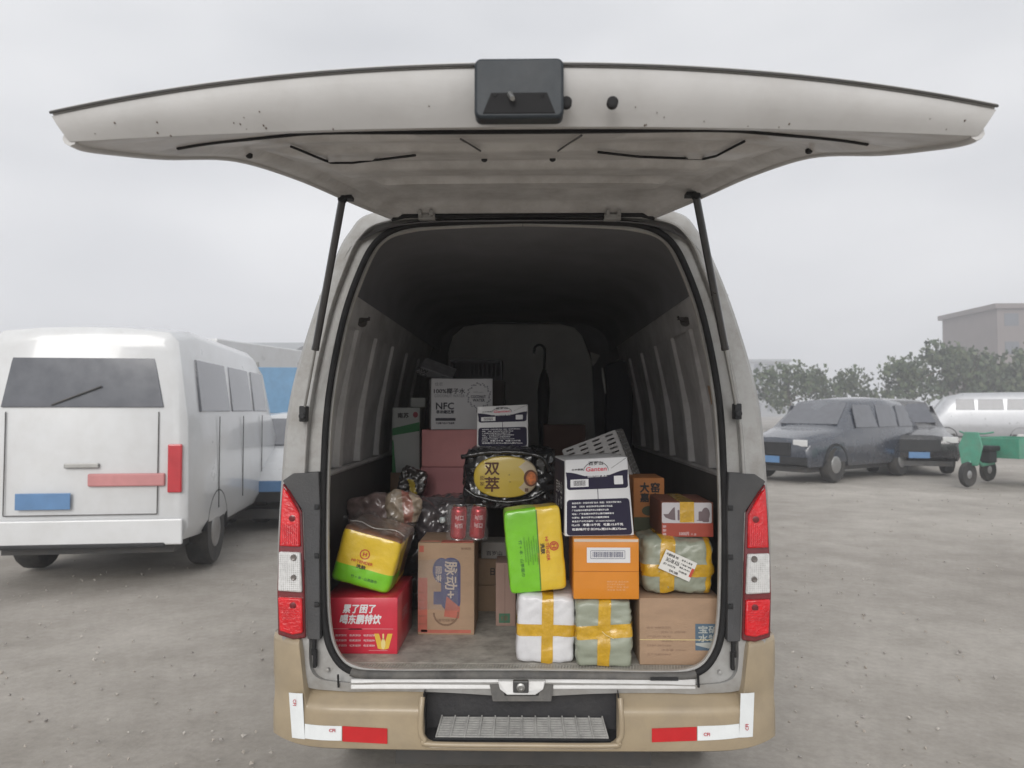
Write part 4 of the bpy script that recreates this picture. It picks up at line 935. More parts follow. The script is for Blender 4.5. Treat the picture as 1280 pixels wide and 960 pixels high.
def f(mb, w_, h, d):
    ttext(mb, '100%椰子水', -.062, h * .755, .155, .026, bold=.0008); ttext(mb, 'NFC', -.085, h * .46, .088, .033, bold=.0014); ttext(mb, '非浓缩还原', -.084, h * .345, .088, .017, bold=.0008)
    patch(mb, -.132, -.032, h * .17, h * .225); ttext(mb, '不加糖不加水不加香精', -.084, h * .125, .092, .010, bold=.0003); ttext(mb, 'COCONUT', .082, h * .645, .075, .014, bold=.0006); ttext(mb, 'WATER', .084, h * .575, .06, .014, bold=.0006)
prints(t5, 'lettering', mat('dark_grey_ink', (.05, .05, .065), .7), f)
def f(mb, w_, h, d):
    ttext(mb, 'COCONUT WATER', -.062, h * .66, .150, .014, bold=.0002); ttext(mb, '佳农', -.115, h * .89, .04, .018); ttext(mb, '100% pure', .082, h * .73, .05, .010)
    for k in range(40):
        a = 2 * math.pi * k / 40; rr_ = .052 + .004 * ((k * 7) % 3); disc(mb, .085 + rr_ * math.cos(a), h * .66 + rr_ * 1.08 * math.sin(a), .0045, .003 + .002 * (k % 2), n=8)
    for k in range(24):
        disc(mb, .095 + .018 * math.sin(k * 2.4) + .0012 * k, h * (.38 - .011 * k), .008, .010, n=8)
prints(t5, 'picture', mat('grey_ink', (.22, .22, .25), .7), f)
ttx = MB(); patch(ttx, -.14, -.02, .165, .19, y=0); 
mb = MB(); 
for (s_, zz, hh) in (('营养成分表', .12, .02), ('椰子水', .19, .03)): ttext(mb, s_, -.15, zz, .1, hh, plane='left', y=0, warp=lambda p: Vector((-.155, p.y, p.z)))
mb.build('side_lettering', mat('dark_grey_ink', (.05, .05, .065), .7), t5)
# green & white carton at the left
carton('cardboard_box', 'old brown box beneath the green and white carton beside the left wall', 'box', -.70, -.545, 3.98, -.90, -.325, .28, cbd)
t6 = carton('green_white_carton', 'tall white carton with a dark green band, beside the left wall ribs', 'carton', -.685, -.545, 3.95, -.323, .01, .28, mat('dull_white_carton', (.40, .42, .41), .6, var=.06), yaw=R(4))
prints(t6, 'green_band', mat('deep_green_print', (.02, .17, .05), .6), lambda mb, w_, h, d: (mb.add([(-w_ / 2, -.001, h * .57), (w_ / 2, -.001, h * .64), (w_ / 2, -.001, h * .78), (-w_ / 2, -.001, h * .68)], [(0, 1, 2, 3)]), mb.add([(-w_ / 2, -.001, 0), (-w_ / 2 + .02, -.001, 0), (-w_ / 2 + .006, -.001, h * .5), (-w_ / 2, -.001, h * .5)], [(0, 1, 2, 3)])))
prints(t6, 'lettering', ink, lambda mb, w_, h, d: ttext(mb, '南苏', -.015, h * .88, .055, .026, bold=.001))
prints(t6, 'round_mark', mat('maroon_print', (.25, .03, .05), .6), lambda mb, w_, h, d: disc(mb, .048, h * .89, .013, .015))
t7 = carton('small_box', 'small plain white box on top of the green and white carton', 'box', px_(513, 4.0), px_(531, 4.0), 4.0, .012, .062, .1, mat('dull_white_carton', (.40, .42, .41), .6, var=.06))
# leaflets on the coconut carton, and the basket behind
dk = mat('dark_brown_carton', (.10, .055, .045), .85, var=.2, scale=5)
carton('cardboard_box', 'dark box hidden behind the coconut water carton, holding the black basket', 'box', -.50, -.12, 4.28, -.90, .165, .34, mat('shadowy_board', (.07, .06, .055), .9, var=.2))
bk = thing('basket', 'black slotted plastic basket at the back left of the bay', 'basket', (px_(595, 4.3), 4.30, H(.166)), (0, 0, 0))
bkm = mat('black_basket', (.035, .035, .045), .5, var=.2)
BW2, BH2 = .145, .115
mb = MB(); mb.box(-BW2, BW2, 0, .006, BH2 - .018, BH2); mb.box(-BW2, BW2, .0, .006, 0, .02); mb.box(-BW2, BW2, .25, .256, 0, BH2); mb.box(-BW2, -BW2 + .006, .006, .25, 0, BH2); mb.box(BW2 - .006, BW2, .006, .25, 0, BH2); mb.box(-BW2, BW2, .006, .25, 0, .005); mb.build('basket_shell', bkm, bk)
for k in range(12):
    mb = MB(); x = -BW2 + .004 + k * (2 * BW2 - .016) / 11; mb.box(x, x + .008, .0005, .005, .02, BH2 - .018); mb.build('slat', bkm, bk)
lf = thing('paper_bundle', 'bundle of printed leaflets lying askew left of the black basket', 'paper bundle', (px_(541, 4.05), 4.02, H(.165)), (R(25), R(20), R(5)))
for k in range(5):
    mb = MB(); mb.box(-.095 + .006 * k, .085 + .004 * k, -.01 * k, .1, .012 * k, .012 * k + .008); fixn(mb.build('leaflet', mat('grey_paper', (.25, .25, .27), .7, var=.25, scale=25), lf, bevel=.001))
mb = MB()
for k in range(2): ttext(mb, ['CO', 'MW'][k], -.06, .02 + .022 * k, .06, .016, bold=.001, y=-.045)
mb.build('lettering', ink, lf)

# --- noodle tub in a black bag
bagm = mat('black_bag', (.016, .016, .018), .22, var=.3, scale=9, coat=.9, bump=.7, bscale=9)
carton('cardboard_box', 'dark box on the floor under the black plastic bag, behind the small cartons', 'box', -.085, .105, 3.50, -.90, -.432, .28, cbd)
bb = thing('black_bag', 'black plastic bag torn open around the yellow noodle tub', 'plastic bag', (-.070, 3.34, H(-.435)), (0, 0, 0))
softbox(bb, .40, .42, .262, bagm, k=9, amp=.026, freq=8, seed=21, n=40, name='bag_film')
yt = thing('noodle_tub', 'yellow oval noodle tub with brown brush lettering, showing through the black bag', 'tub', (px_(632, 3.32), 3.325, H(ph_(596, 3.32)) ), (0, R(0), 0))
Yo = mat('tub_yellow', (.62, .45, .055), .4, var=.07, scale=8, coat=.5); Yw = mat('tub_cream', (.60, .50, .34), .4, coat=.5)
mb = MB(); rx, rz = .138, .090; rows = []
for (s_, y) in ((1.0, .03), (1.0, .004), (.985, -.004), (.95, -.008), (.6, -.012), (.0, -.014)):
    rows.append([(rx * s_ * abs(math.cos(a)) ** .86 * (1 if math.cos(a) > 0 else -1), y, rz * s_ * abs(math.sin(a)) ** .86 * (1 if math.sin(a) > 0 else -1)) for a in [2 * math.pi * k / 56 for k in range(56)]])
mb.grid(rows, True)
mb.m = [1 if (sum(mb.v[i][0] for i in f_) / 4) > .072 else 0 for f_ in mb.f]; fixn(mb.build('tub_shell', [Yo, Yw], yt, smooth=40))
mb = MB(); ttext(mb, '双', -.058, .036, .062, .052, bold=.0016, y=-.0150); ttext(mb, '萃', -.058, -.030, .062, .062, bold=.0016, y=-.0150); ttext(mb, '面', -.100, -.004, .020, .018, y=-.012); ttext(mb, '家', -.100, -.028, .020, .018, y=-.012)
mb.build('lettering', mat('dark_brown_ink', (.10, .035, .012), .6), yt)
mb = MB(); disc(mb, .108, -.004, .030, .036, y=-.0125); mb.build('bowl_picture', mat('bowl_brown', (.13, .04, .015), .5), yt)
mb = MB(); disc(mb, .110, -.004, .021, .028, y=-.0135); mb.build('noodle_picture', mat('broth_orange', (.55, .16, .04), .5, var=.5, scale=60), yt)
mb = MB(); patch(mb, .083, .098, -.062, -.047, y=-.0125); ttext(mb, '料', .02, -.02, .006, .008, y=-.0150); ttext(mb, '辣', .016, .01, .006, .006, y=-.0150); mb.build('small_mark', brownink, yt)
# bag folds lapping over the tub
mb = MB()
for (pts, r_) in (([(-.20, -.010, .085), (-.14, -.02, .098), (-.05, -.022, .108), (.06, -.022, .105), (.15, -.02, .082), (.185, -.01, .02)], .010), ([(-.19, -.01, -.05), (-.12, -.02, -.088), (0, -.022, -.106), (.10, -.02, -.092), (.16, -.018, -.06)], .009)):
    q = [Vector(p) + Vector((yt.location.x - bb.location.x + .01, 0, yt.location.z - bb.location.z)) for p in pts]; q = spline(q, 6); mb = MB(); mb.tube([p + noise.noise_vector(p * 30) * .004 for p in q], [r_ * (1 + .4 * noise.noise(p * 40)) for p in q], 8); fixn(mb.build('bag_fold', bagm, bb, smooth=80))

# --- right-hand cartons
t8 = carton('red_white_carton', 'red and white carton with yellow tape, on top of the labelled sage parcel', 'carton', .496, .684, 2.83, -.464, -.338, .27, mat('maroon_carton', (.20, .075, .048), .6, var=.12), jit=.002)
prints(t8, 'white_panel', mat('lavender_white', (.52, .50, .52), .5, var=.04), lambda mb, w_, h, d: patch(mb, -w_ / 2 + .001, w_ / 2 - .006, h * .40, h * .99, y=-.0010, rnd_=.006))
prints(t8, 'red_band', mat('brick_red_print', (.36, .055, .03), .5), lambda mb, w_, h, d: patch(mb, -w_ / 2 + .001, w_ / 2 - .001, h * .01, h * .40, y=-.0014))
prints(t8, 'packing_tape', tapey, lambda mb, w_, h, d: (mb.box(-.028, .024, -.0026, -.0014, h * .42, h + .002), mb.box(-.028, .024, -.0026, d, h + .0008, h + .0022)))
def f(mb, w_, h, d):     # two dark pictures: a teapot and a pair of jars
    mb.add([(-.088, -.0016, h * .66), (-.070, -.0016, h * .66), (-.052, -.0016, h * .84), (-.046, -.0016, h * .86), (-.044, -.0016, h * .48), (-.060, -.0016, h * .50), (-.080, -.0016, h * .56)], [tuple(range(7))[::-1]]); patch(mb, -.036, -.029, h * .48, h * .78, y=-.0016, rnd_=.003)
    patch(mb, .040, .056, h * .46, h * .74, y=-.0016, rnd_=.004); disc(mb, .066, h * .66, .015, h * .19, y=-.0018); patch(mb, .054, .078, h * .43, h * .60, y=-.0016, rnd_=.004); patch(mb, .034, .05, h * .47, h * .49, y=-.0017)
prints(t8, 'picture', mat('grey_brown_print', (.16, .12, .13), .6), f)
def f(mb, w_, h, d): ttext(mb, '1000片', -.012, h * .10, .036, .014, bold=.0005, y=-.0020); ttext(mb, '礼盒', .022, h * .08, .02, .008, y=-.0020); [ttext(mb, '茶', -.084, h * (.30 - .11 * k), .014, .009, bold=.0004, y=-.0020) for k in range(3)]
prints(t8, 'lettering', mat('pink_white_print', (.60, .42, .42), .6), f)
carton('cardboard_box', 'dark brown box on the floor holding the orange-brown soda carton at the right', 'box', .44, .66, 3.16, -.90, -.502, .32, cbd)
t9 = carton('soda_carton', 'orange-brown carton with heavy black characters behind the red and white carton', 'carton', px_(791, 3.2), px_(829, 3.2), 3.2, -.50, ph_(597, 3.2), .22, mat('burnt_orange_board', (.46, .18, .055), .7, var=.12, scale=5), jit=.001)
def f(mb, w_, h, d):
    ttext(mb, '大', -.018, h * .82, .036, .040, bold=.0022); ttext(mb, '窑', .026, h * .82, .036, .040, bold=.0016); ttext(mb, '嘉', -.018, h * .63, .036, .036, bold=.0014); ttext(mb, '宾', .026, h * .63, .036, .036, bold=.0014)
prints(t9, 'lettering', ink, f)
prints(t9, 'lower_print', mat('olive_print', (.08, .09, .05), .6), lambda mb, w_, h, d: (patch(mb, -w_ / 2, w_ / 2, 0, h * .26), disc(mb, .0, h * .38, .03, .02)))
# plastic crate, tipped
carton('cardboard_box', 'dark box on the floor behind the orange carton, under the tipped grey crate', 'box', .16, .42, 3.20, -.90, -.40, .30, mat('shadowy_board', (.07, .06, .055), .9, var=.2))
cr = thing('plastic_crate', 'grey slotted plastic crate tipped up behind the large mineral water carton', 'crate', (px_(762, 3.42), 3.40, H(-.390)), (R(0), R(-21), R(-14)))
crm = mat('grey_crate', (.40, .395, .395), .5, var=.1, scale=10, dirt=.3, dcol=(.1, .1, .1))
CW, CD, CH = .125, .26, .27
def frame_face(o_, a, b_, na, nb, la, lb):
    """slotted face: bars round rectangular slots, one mesh"""
    A, B = Vector(a), Vector(b_); nrm = A.cross(B).normalized() * .004; mb = MB()
    def bar(u0, u1, v0, v1):
        q = Vector(o_) + A * u0 + B * v0; mb.prism([q, q + A * (u1 - u0), q + A * (u1 - u0) + B * (v1 - v0), q + B * (v1 - v0)], nrm)
    ua = [i / na for i in range(na + 1)]; th = .055
    for u in ua: bar(max(0, u - th), min(1, u + th), 0, 1)
    for i in range(na):
        for j in range(nb + 1):
            v = j / nb; bar(ua[i] + th, ua[i + 1] - th, max(0, v - .022), min(1, v + .022))
    return mb
for (o_, a, b_, na, nb) in (((-CW, 0, 0), (2 * CW, 0, 0), (0, 0, CH), 4, 14), ((CW, 0, 0), (0, CD, 0), (0, 0, CH), 3, 14), ((-CW, CD, 0), (0, -CD, 0), (0, 0, CH), 3, 8), ((CW, CD, 0), (-2 * CW, 0, 0), (0, 0, CH), 3, 8), ((-CW, 0, CH), (2 * CW, 0, 0), (0, CD, 0), 3, 12)):
    fixn(frame_face(o_, a, b_, na, nb, 0, 0).build('slotted_side', crm, cr))

# --- small cartons seen in the gap
carton('cardboard_box', 'small brown carton on the floor behind the kraft carton, lower of two', 'box', -.255, -.128, 3.46, -.90, -.785, .2, cbd, group='small brown cartons')
q = carton('cardboard_box', 'small brown carton, upper of two in the dark gap behind the kraft carton', 'box', -.25, -.126, 3.46, -.783, -.665, .2, cbd, group='small brown cartons')
prints(q, 'lettering', ink, lambda mb, w_, h, d: ttext(mb, '日', .04, h * .5, .018, .03, bold=.001))
q = carton('small_box', 'small grey box lying on the small brown cartons, right of the red cans', 'box', px_(602, 3.45), px_(634, 3.45), 3.44, -.663, -.590, .15, mat('grey_board', (.25, .235, .22), .7, var=.1))
prints(q, 'lettering', ink, lambda mb, w_, h, d: ttext(mb, '百岁山', .0, h * .35, .07, .02, bold=.0005))
q = carton('cardboard_box', 'narrow brown carton left of the white parcel, with a green square near its foot', 'box', -.125, -.042, 3.23, -.90, -.640, .16, mat('pinkish_board', (.30, .20, .165), .85, var=.1))
prints(q, 'green_square', mat('dark_green_print', (.05, .14, .08), .7), lambda mb, w_, h, d: patch(mb, -.028, .018, h * .05, h * .20))
prints(q, 'print_line', brownink, lambda mb, w_, h, d: (patch(mb, -.004, -.0025, .01, h * .98), ttext(mb, '绿', -.005, h * .125, .03, .022, y=-.002)))

# --- bags and bits at left
gb = mat('grey_translucent_bag', (.085, .075, .08), .22, var=.5, scale=10, coat=1., bump=.9, bscale=9)
sb = thing('plastic_bag', 'big dull dark plastic bag slumped behind the red carton and tissue pack', 'plastic bag', (-.53, 3.42, H(-.90)), (0, 0, 0))
softbox(sb, .36, .38, .44, bagm, k=4, amp=.022, freq=6, seed=31, n=36, name='bag_film')
s2 = thing('plastic_bag', 'crumpled grey see-through bag of small bottles behind the kraft carton', 'plastic bag', (-.375, 3.40, H(-.62)), (0, 0, 0))
softbox(s2, .25, .24, .225, gb, k=4, amp=.034, freq=8, seed=41, n=40, name='bag_film')
mb = MB(); mb.lathe([(.04, 0), (.08, .004)], 8)
capm = mat('pale_cap', (.55, .60, .60), .35, coat=.5); pet = mat('clear_pet', (.25, .26, .27), .1, coat=1., alpha=.5)
for (bx, by, yy, lab, rot_) in ((520, 630, 3.36, 'small clear bottle with a white cap lying left among the bags', 30), (552, 650, 3.34, 'small clear bottle with a pale green cap lying just above the kraft carton', -25)):
    p = W(bx, by, yy); bt = thing('small_bottle', lab, 'bottle', (p.x, p.y, p.z), (0, 0, 0), 'small bottles in the bag')
    M = Euler((R(80), 0, R(rot_))).to_matrix().to_4x4()
    mb = MB(); mb.lathe([(.013, 0), (.014, -.02)], 14, M); fixn(mb.build('bottle_cap', capm, bt, smooth=50))
    mb = MB(); mb.lathe([(.011, -.02), (.024, -.045), (.026, -.13), (.02, -.14)], 16, M); fixn(mb.build('bottle_body', pet, bt, smooth=60))
snm = mat('snack_wrapper', (.36, .14, .11), .3, var=.5, scale=14, coat=.9, bump=.5, bscale=12, dirt=.8, dcol=(.34, .26, .18), dscale=10)
s3 = thing('snack_bag', 'shiny red and tan snack wrapper poking up behind the tipped tissue pack', 'snack bag', (px_(500, 3.3), 3.30, H(-.485)), (0, R(12), R(10)))
softbox(s3, .15, .05, .14, [mat('tan_wrapper', (.36, .29, .22), .3, var=.5, scale=22, coat=.9, bump=1., bscale=20), snm], k=3.2, amp=.020, freq=9, seed=53, n=30, name='wrapper', mfun=lambda x, y, z: 1 if abs(x - .25 + .3 * z) < .28 else 0)
s4 = thing('snack_bag', 'grey and pink crumpled wrapper left of the red and tan one', 'snack bag', (px_(462, 3.32), 3.32, H(-.492)), (0, R(-10), R(-8)))
softbox(s4, .19, .05, .125, mat('grey_pink_wrapper', (.22, .16, .15), .3, var=.5, scale=18, coat=.9, bump=.5, bscale=12), k=4, amp=.018, freq=8, seed=55, n=26, name='wrapper')
s5 = thing('snack_bag', 'black and yellow packet standing against the lower pink carton', 'snack bag', (px_(510, 3.66), 3.66, H(-.45)), (0, R(14), R(12)))
softbox(s5, .13, .06, .17, [mat('black_packet', (.035, .03, .028), .3, var=.6, scale=20, coat=.9), mat('yellow_packet_print', (.45, .33, .04), .4, coat=.6)], k=6, amp=.022, freq=12, seed=58, n=22, name='wrapper', mfun=lambda x, y, z: 1 if abs(x + z * .6) < .22 and abs(z) < .4 else 0)

# --- back of the bay
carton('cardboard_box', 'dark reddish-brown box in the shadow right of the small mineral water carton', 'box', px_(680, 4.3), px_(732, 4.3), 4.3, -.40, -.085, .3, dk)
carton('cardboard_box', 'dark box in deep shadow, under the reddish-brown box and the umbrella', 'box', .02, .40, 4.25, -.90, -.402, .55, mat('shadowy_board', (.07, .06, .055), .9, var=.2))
um = thing('umbrella', 'black folded umbrella with a crook handle, standing upright at the back', 'umbrella', (px_(677, 4.66), 4.68, H(-.395)), (0, R(1.5), 0))
umb = mat('black_cloth', (.012, .012, .014), .8, bump=.3)
mb = MB(); mb.lathe([(.004, 0), (.012, .10), (.030, .30), (.038, .50), (.030, .58), (.012, .64)], 16); fixn(mb.build('canopy', umb, um, smooth=50))
mb = MB(); mb.tube([(0, 0, .60), (0, 0, .70), (0, 0, .74)] + [(-.032 + .032 * math.cos(R(a_)), 0, .755 + .034 * math.sin(R(a_))) for a_ in range(0, 181, 20)] + [(-.065, 0, .735)], .0075, 8); mb.build('handle', blackp, um, smooth=60)
cs = thing('cardboard_strip', 'thin brown cardboard strip tucked behind the right wall ribs', 'cardboard', (0, 0, 0))
p = [Vector((XC + .742, 3.14, CZ + .27)), Vector((XC + .742, 3.24, CZ + .25)), Vector((XC + .755, 3.10, CZ + .02)), Vector((XC + .755, 3.06, CZ + .04))]
cs.location = p[0]; mb = MB(); mb.prism([v - p[0] for v in p], (.004, 0, 0)); fixn(mb.build('strip', cb, cs))
for o in list(bpy.data.objects):
    for k in ('_w', '_h', '_d'):
        if k in o: del o[k]

#@@BACK
# ------------------------------------------------------------ BACKGROUND
def car(name, label, cat, loc, yaw, stations, paint, glass, wheels, wr=.33, lamps=(), plate=None, group=None, extra=None, handles=()):
    """stations: (y, half width low, half width roof, z low, z belt, z roof). Front of car is at y = 0, pointing -y."""
    th = thing(name, label, cat, loc, (0, 0, yaw), group)
    rows = []
    for (y, wl, wt, z0, zbelt, z1) in stations:
        half = [(wl * .93, z0), (wl, z0 + .12), (wl, (z0 + zbelt) / 2), (wl * .985, zbelt), (wt + .03, z1 - .10), (wt - .05, z1 - .02), (wt * .5, z1 + .01), (0, z1 + .02)]
        if zbelt > z1 - .12: half = [(wl * .93, z0), (wl, z0 + .12), (wl, (z0 + z1) / 2), (wl * .98, z1 - .10), (wl * .93, z1 - .04), (wl * .8, z1 - .01), (wl * .5, z1 + .01), (0, z1 + .015)]
        rows.append([(-a, y, z) for a, z in half] + [(a, y, z) for a, z in half[::-1][1:]])
    mb = MB(); mb.grid(rows)
    for r_ in (rows[0], rows[-1]): mb.add(r_, [tuple(range(len(r_)))])
    fixn(mb.build('body', paint, th, smooth=52, bevel=.012))
    mb = MB(); y0, y1 = stations[0][0] + .15, stations[-1][0] - .15; wl = stations[2][1]; mb.box(-wl * .8, wl * .8, y0, y1, stations[2][3] - .1, stations[2][3] + .02); mb.build('underbody', dmetal, th)
    for quad in glass:
        q = [Vector(p) for p in quad]; nrm = (q[1] - q[0]).cross(q[2] - q[0]).normalized(); mb = MB(); mb.prism([p - nrm * .012 for p in q], nrm * .024); fixn(mb.build('window', bglass, th, bevel=.006))
    for (wy, wx) in wheels:
        for s in (-1, 1):
            M = Matrix.Translation((s * (wx - .09), wy, wr)); w_ = MB(); w_.lathe([(wr * .6, -.10), (wr * .93, -.105), (wr, -.07), (wr, .07), (wr * .93, .105), (wr * .6, .10)], 22, M, 'x'); o = fixn(w_.build('wheel', tyre, th, smooth=50))
            h_ = MB(); h_.lathe([(.05, .109 * s), (wr * .42, .109 * s), (wr * .60, .09 * s)], 16, M, 'x'); fixn(h_.build('rim', hub_m, o, smooth=40))
            a = MB(); arc = [Vector((s * (wx + .004), wy + (wr + .05) * math.cos(R(t_)), wr + (wr + .05) * math.sin(R(t_)))) for t_ in range(-5, 186, 12)]; a.tube(arc, .03, 6); fixn(a.build('wheel_arch', blackp, th, smooth=60))
    for (nm, x0, x1, z0, z1, y, m) in lamps:
        mb = MB(); mb.box(x0, x1, y - .02, y + .02, z0, z1); fixn(mb.build(nm, m, th, bevel=.012))
    if plate:
        px0, pz, py_, body = plate; mb = MB(); mb.box(px0 - .22, px0 + .22, py_ - .012, py_, pz - .07, pz + .07); po = fixn(mb.build('number_plate', mat('plate_blue', (.09, .20, .38), .4, coat=.4), th, bevel=.004))
    return th
bglass = mat('sky_lit_glass', (.10, .105, .12), .12, coat=.6)
wpaint = mat('white_car_paint', (.62, .63, .64), .3, var=.03, scale=2, coat=.6, dirt=.3, dcol=(.40, .38, .35), dscale=3)
dpaint = mat('dark_blue_car_paint', (.030, .038, .055), .25, var=.1, coat=.9, dirt=.3, dcol=(.12, .115, .11))
bpaint = mat('black_car_paint', (.018, .018, .02), .25, var=.1, coat=.9, dirt=.25, dcol=(.12, .115, .11))
spaint = mat('silver_car_paint', (.45, .46, .48), .3, var=.05, metal=.4, coat=.7)
lampc = mat('head_lamp', (.6, .6, .6), .15, coat=1.); lampr = mat('tail_lamp_red', (.45, .02, .03), .2, coat=1.)
# white van at the left, its rear end towards us
vst = [(0, .80, .68, .42, 1.45, 2.12), (.05, .86, .73, .38, 1.45, 2.22), (.5, .89, .76, .36, 1.45, 2.27), (3.0, .89, .76, .36, 1.45, 2.25), (3.7, .88, .74, .36, 1.40, 2.08), (4.4, .86, .70, .34, 1.05, 1.12), (4.8, .76, .66, .40, .95, .98)]
gl = [[(-.66, -.006, 1.54), (.66, -.006, 1.54), (.58, .012, 1.97), (-.58, .012, 1.97)]]
for s in (-1, 1):
    for (a, b_) in ((.35, 1.45), (1.55, 2.55), (2.65, 3.4)): gl.append([(s * .872, a, 1.50), (s * .872, b_, 1.50), (s * .805, b_ - .03, 1.98), (s * .805, a + .03, 1.98)])
v1 = car('parked_van', 'white passenger van parked at the left with its rear to the camera, blue number plate', 'van', (-3.80, 6.55, 0), R(8), vst, wpaint, gl, ((.95, .86), (3.75, .86)), .34,
    lamps=[('tail_lamp', .70, .82, .80, 1.22, -.004, lampr), ('tail_lamp', -.82, -.70, .80, 1.22, -.004, lampr), ('rear_garnish', .05, .68, .86, .97, -.012, mat('faded_red_strip', (.48, .20, .20), .5)), ('rear_bumper', -.84, .84, .36, .58, -.04, wpaint), ('bumper_shadow_strip', -.70, .70, .34, .38, -.055, blackp)], plate=(-.30, .74, -.03, ''))
for (a, b_, r_) in (((-.25, -.03, 1.56), (.15, -.03, 1.72), .008), ((-.62, -.012, 1.50), (-.62, -.02, .62), .005), ((.62, -.012, 1.50), (.62, -.02, .62), .005), ((-.62, -.02, .62), (.62, -.02, .62), .005)):
    mb = MB(); mb.tube([a, b_], r_, 5); mb.build('rear_wiper' if r_ > .006 else 'tailgate_gap', dmetal, v1)
mb = MB(); mb.box(-.14, .14, -.035, -.005, 1.02, 1.06); mb.build('door_handle', metal, v1, bevel=.006)
for k in range(3): mb = MB(); mb.tube([(.896, .95 + k * 1.05, .55), (.896, .95 + k * 1.05, 1.45)], .005, 5); mb.build('door_gap', dmetal, v1)
# white hatchback, facing us, half behind the delivery van
hst = [(0, .72, .6, .36, .7, .62), (.10, .80, .6, .26, .7, .72), (.9, .84, .6, .24, .9, .92), (1.15, .85, .62, .24, .93, .97), (1.95, .86, .58, .24, .95, 1.42), (2.6, .86, .60, .24, .95, 1.47), (3.5, .85, .58, .26, .95, 1.40), (3.95, .80, .5, .32, .92, .99)]
hgl = [[(-.62, 1.20, 1.02), (.62, 1.20, 1.02), (.53, 1.86, 1.38), (-.53, 1.86, 1.38)]]
for s in (-1, 1):
    for (a, b_) in ((1.65, 2.45), (2.52, 3.35)): hgl.append([(s * .835, a, .97), (s * .835, b_, .97), (s * .655, b_ - .12, 1.33), (s * .655, a + .22, 1.33)])
car('parked_car', 'white hatchback facing the camera, parked close behind the delivery van at the left', 'car', (-3.15, 9.6, 0), R(8), hst, wpaint, hgl, ((.75, .82), (3.2, .82)), .30,
    lamps=[('head_lamp', -.74, -.46, .60, .72, .05, lampc), ('head_lamp', .46, .74, .60, .72, .05, lampc), ('grille', -.4, .4, .36, .50, .0, blackp)], plate=(0, .56, -.005, ''))
# dark vehicles at the right
sst = [(0, .80, .6, .42, .8, .78), (.08, .88, .6, .34, .8, .92), (1.1, .92, .6, .32, 1.05, 1.08), (1.3, .92, .66, .32, 1.08, 1.14), (2.0, .93, .68, .32, 1.10, 1.72), (3.2, .93, .70, .32, 1.10, 1.80), (4.2, .92, .68, .34, 1.10, 1.72), (4.65, .88, .62, .42, 1.08, 1.20)]
sgl = [[(-.70, 1.36, 1.20), (.70, 1.36, 1.20), (.60, 1.93, 1.66), (-.60, 1.93, 1.66)]]
for s in (-1, 1):
    for (a, b_) in ((1.75, 2.65), (2.72, 3.55), (3.62, 4.25)): sgl.append([(s * .915, a, 1.13), (s * .915, b_, 1.13), (s * .745, b_ - .06, 1.62), (s * .745, a + .12, 1.62)])
car('parked_suv', 'dark blue sport utility vehicle parked angled at the right, nearest of the dark vehicles', 'car', (5.2, 16.4, 0), R(-52), sst, dpaint, sgl, ((.95, .90), (3.75, .90)), .37,
    lamps=[('head_lamp', -.82, -.50, .76, .90, .03, lampc), ('head_lamp', .50, .82, .76, .90, .03, lampc), ('grille', -.46, .46, .56, .84, -.002, blackp), ('front_bumper', -.84, .84, .38, .54, -.02, blackp)], plate=(0, .48, -.04, ''))
car('parked_suv', 'black sport utility vehicle standing right of the dark blue one, facing the camera', 'car', (9.0, 17.8, 0), R(-14), sst, bpaint, sgl, ((.95, .90), (3.75, .90)), .37,
    lamps=[('head_lamp', -.82, -.50, .76, .90, .03, lampc), ('head_lamp', .50, .82, .76, .90, .03, lampc), ('grille', -.46, .46, .56, .84, -.002, blackp)], plate=(0, .48, -.025, ''))
car('parked_van', 'silver van far off at the right edge in front of the green trees', 'van', (22.5, 34.0, 0), R(70), vst, spaint, gl, ((.95, .86), (3.75, .86)), .34, lamps=[('tail_lamp', .70, .82, .80, 1.22, -.004, lampr), ('tail_lamp', -.82, -.70, .80, 1.22, -.004, lampr)])
# green cargo tricycle
tr = thing('cargo_tricycle', 'green cargo tricycle standing just right of the dark vehicles', 'tricycle', (8.55, 15.2, 0), (0, 0, R(-60)))
grn = mat('tricycle_green', (.05, .26, .17), .45, coat=.4, dirt=.4)
mb = MB(); mb.box(-.5, .5, 1.0, 2.3, .55, .60); mb.box(-.5, -.47, 1.0, 2.3, .6, .95); mb.box(.47, .5, 1.0, 2.3, .6, .95); mb.box(-.47, .47, 1.0, 1.03, .6, .95); mb.box(-.47, .47, 2.27, 2.3, .6, .95); mb.build('cargo_box', grn, tr, bevel=.006)
mb = MB(); mb.tube([(0, .15, .30), (0, .28, .75), (0, .35, 1.05)], .03, 8); mb.tube([(-.33, .45, 1.08), (-.2, .36, 1.05), (.2, .36, 1.05), (.33, .45, 1.08)], .018, 8); mb.tube([(0, .28, .6), (0, .6, .42), (0, 1.0, .45)], .04, 8); mb.build('frame', grn, tr, smooth=50)
mb = MB(); mb.prism([(-.16, .18, .42), (.16, .18, .42), (.24, .22, .8), (.14, .26, 1.08), (-.14, .26, 1.08), (-.24, .22, .8)], (0, .04, 0)); mb.build('leg_shield', grn, tr, bevel=.02)
mb = MB(); mb.box(-.17, .17, .62, .98, .70, .80); mb.box(-.13, .13, .68, .92, .46, .70); mb.build('saddle', blackp, tr, bevel=.03)
for (wx, wy) in ((0, .12), (-.5, 1.7), (.5, 1.7)):
    M = Matrix.Translation((wx, wy, .25)); mb = MB(); mb.lathe([(.12, -.04), (.23, -.05), (.25, 0), (.23, .05), (.12, .04)], 20, M, 'x'); o = fixn(mb.build('wheel', tyre, tr, smooth=50)); h_ = MB(); h_.lathe([(.03, -.05), (.13, -.03), (.13, .03), (.03, .05)], 12, M, 'x'); fixn(h_.build('rim', hub_m, o))
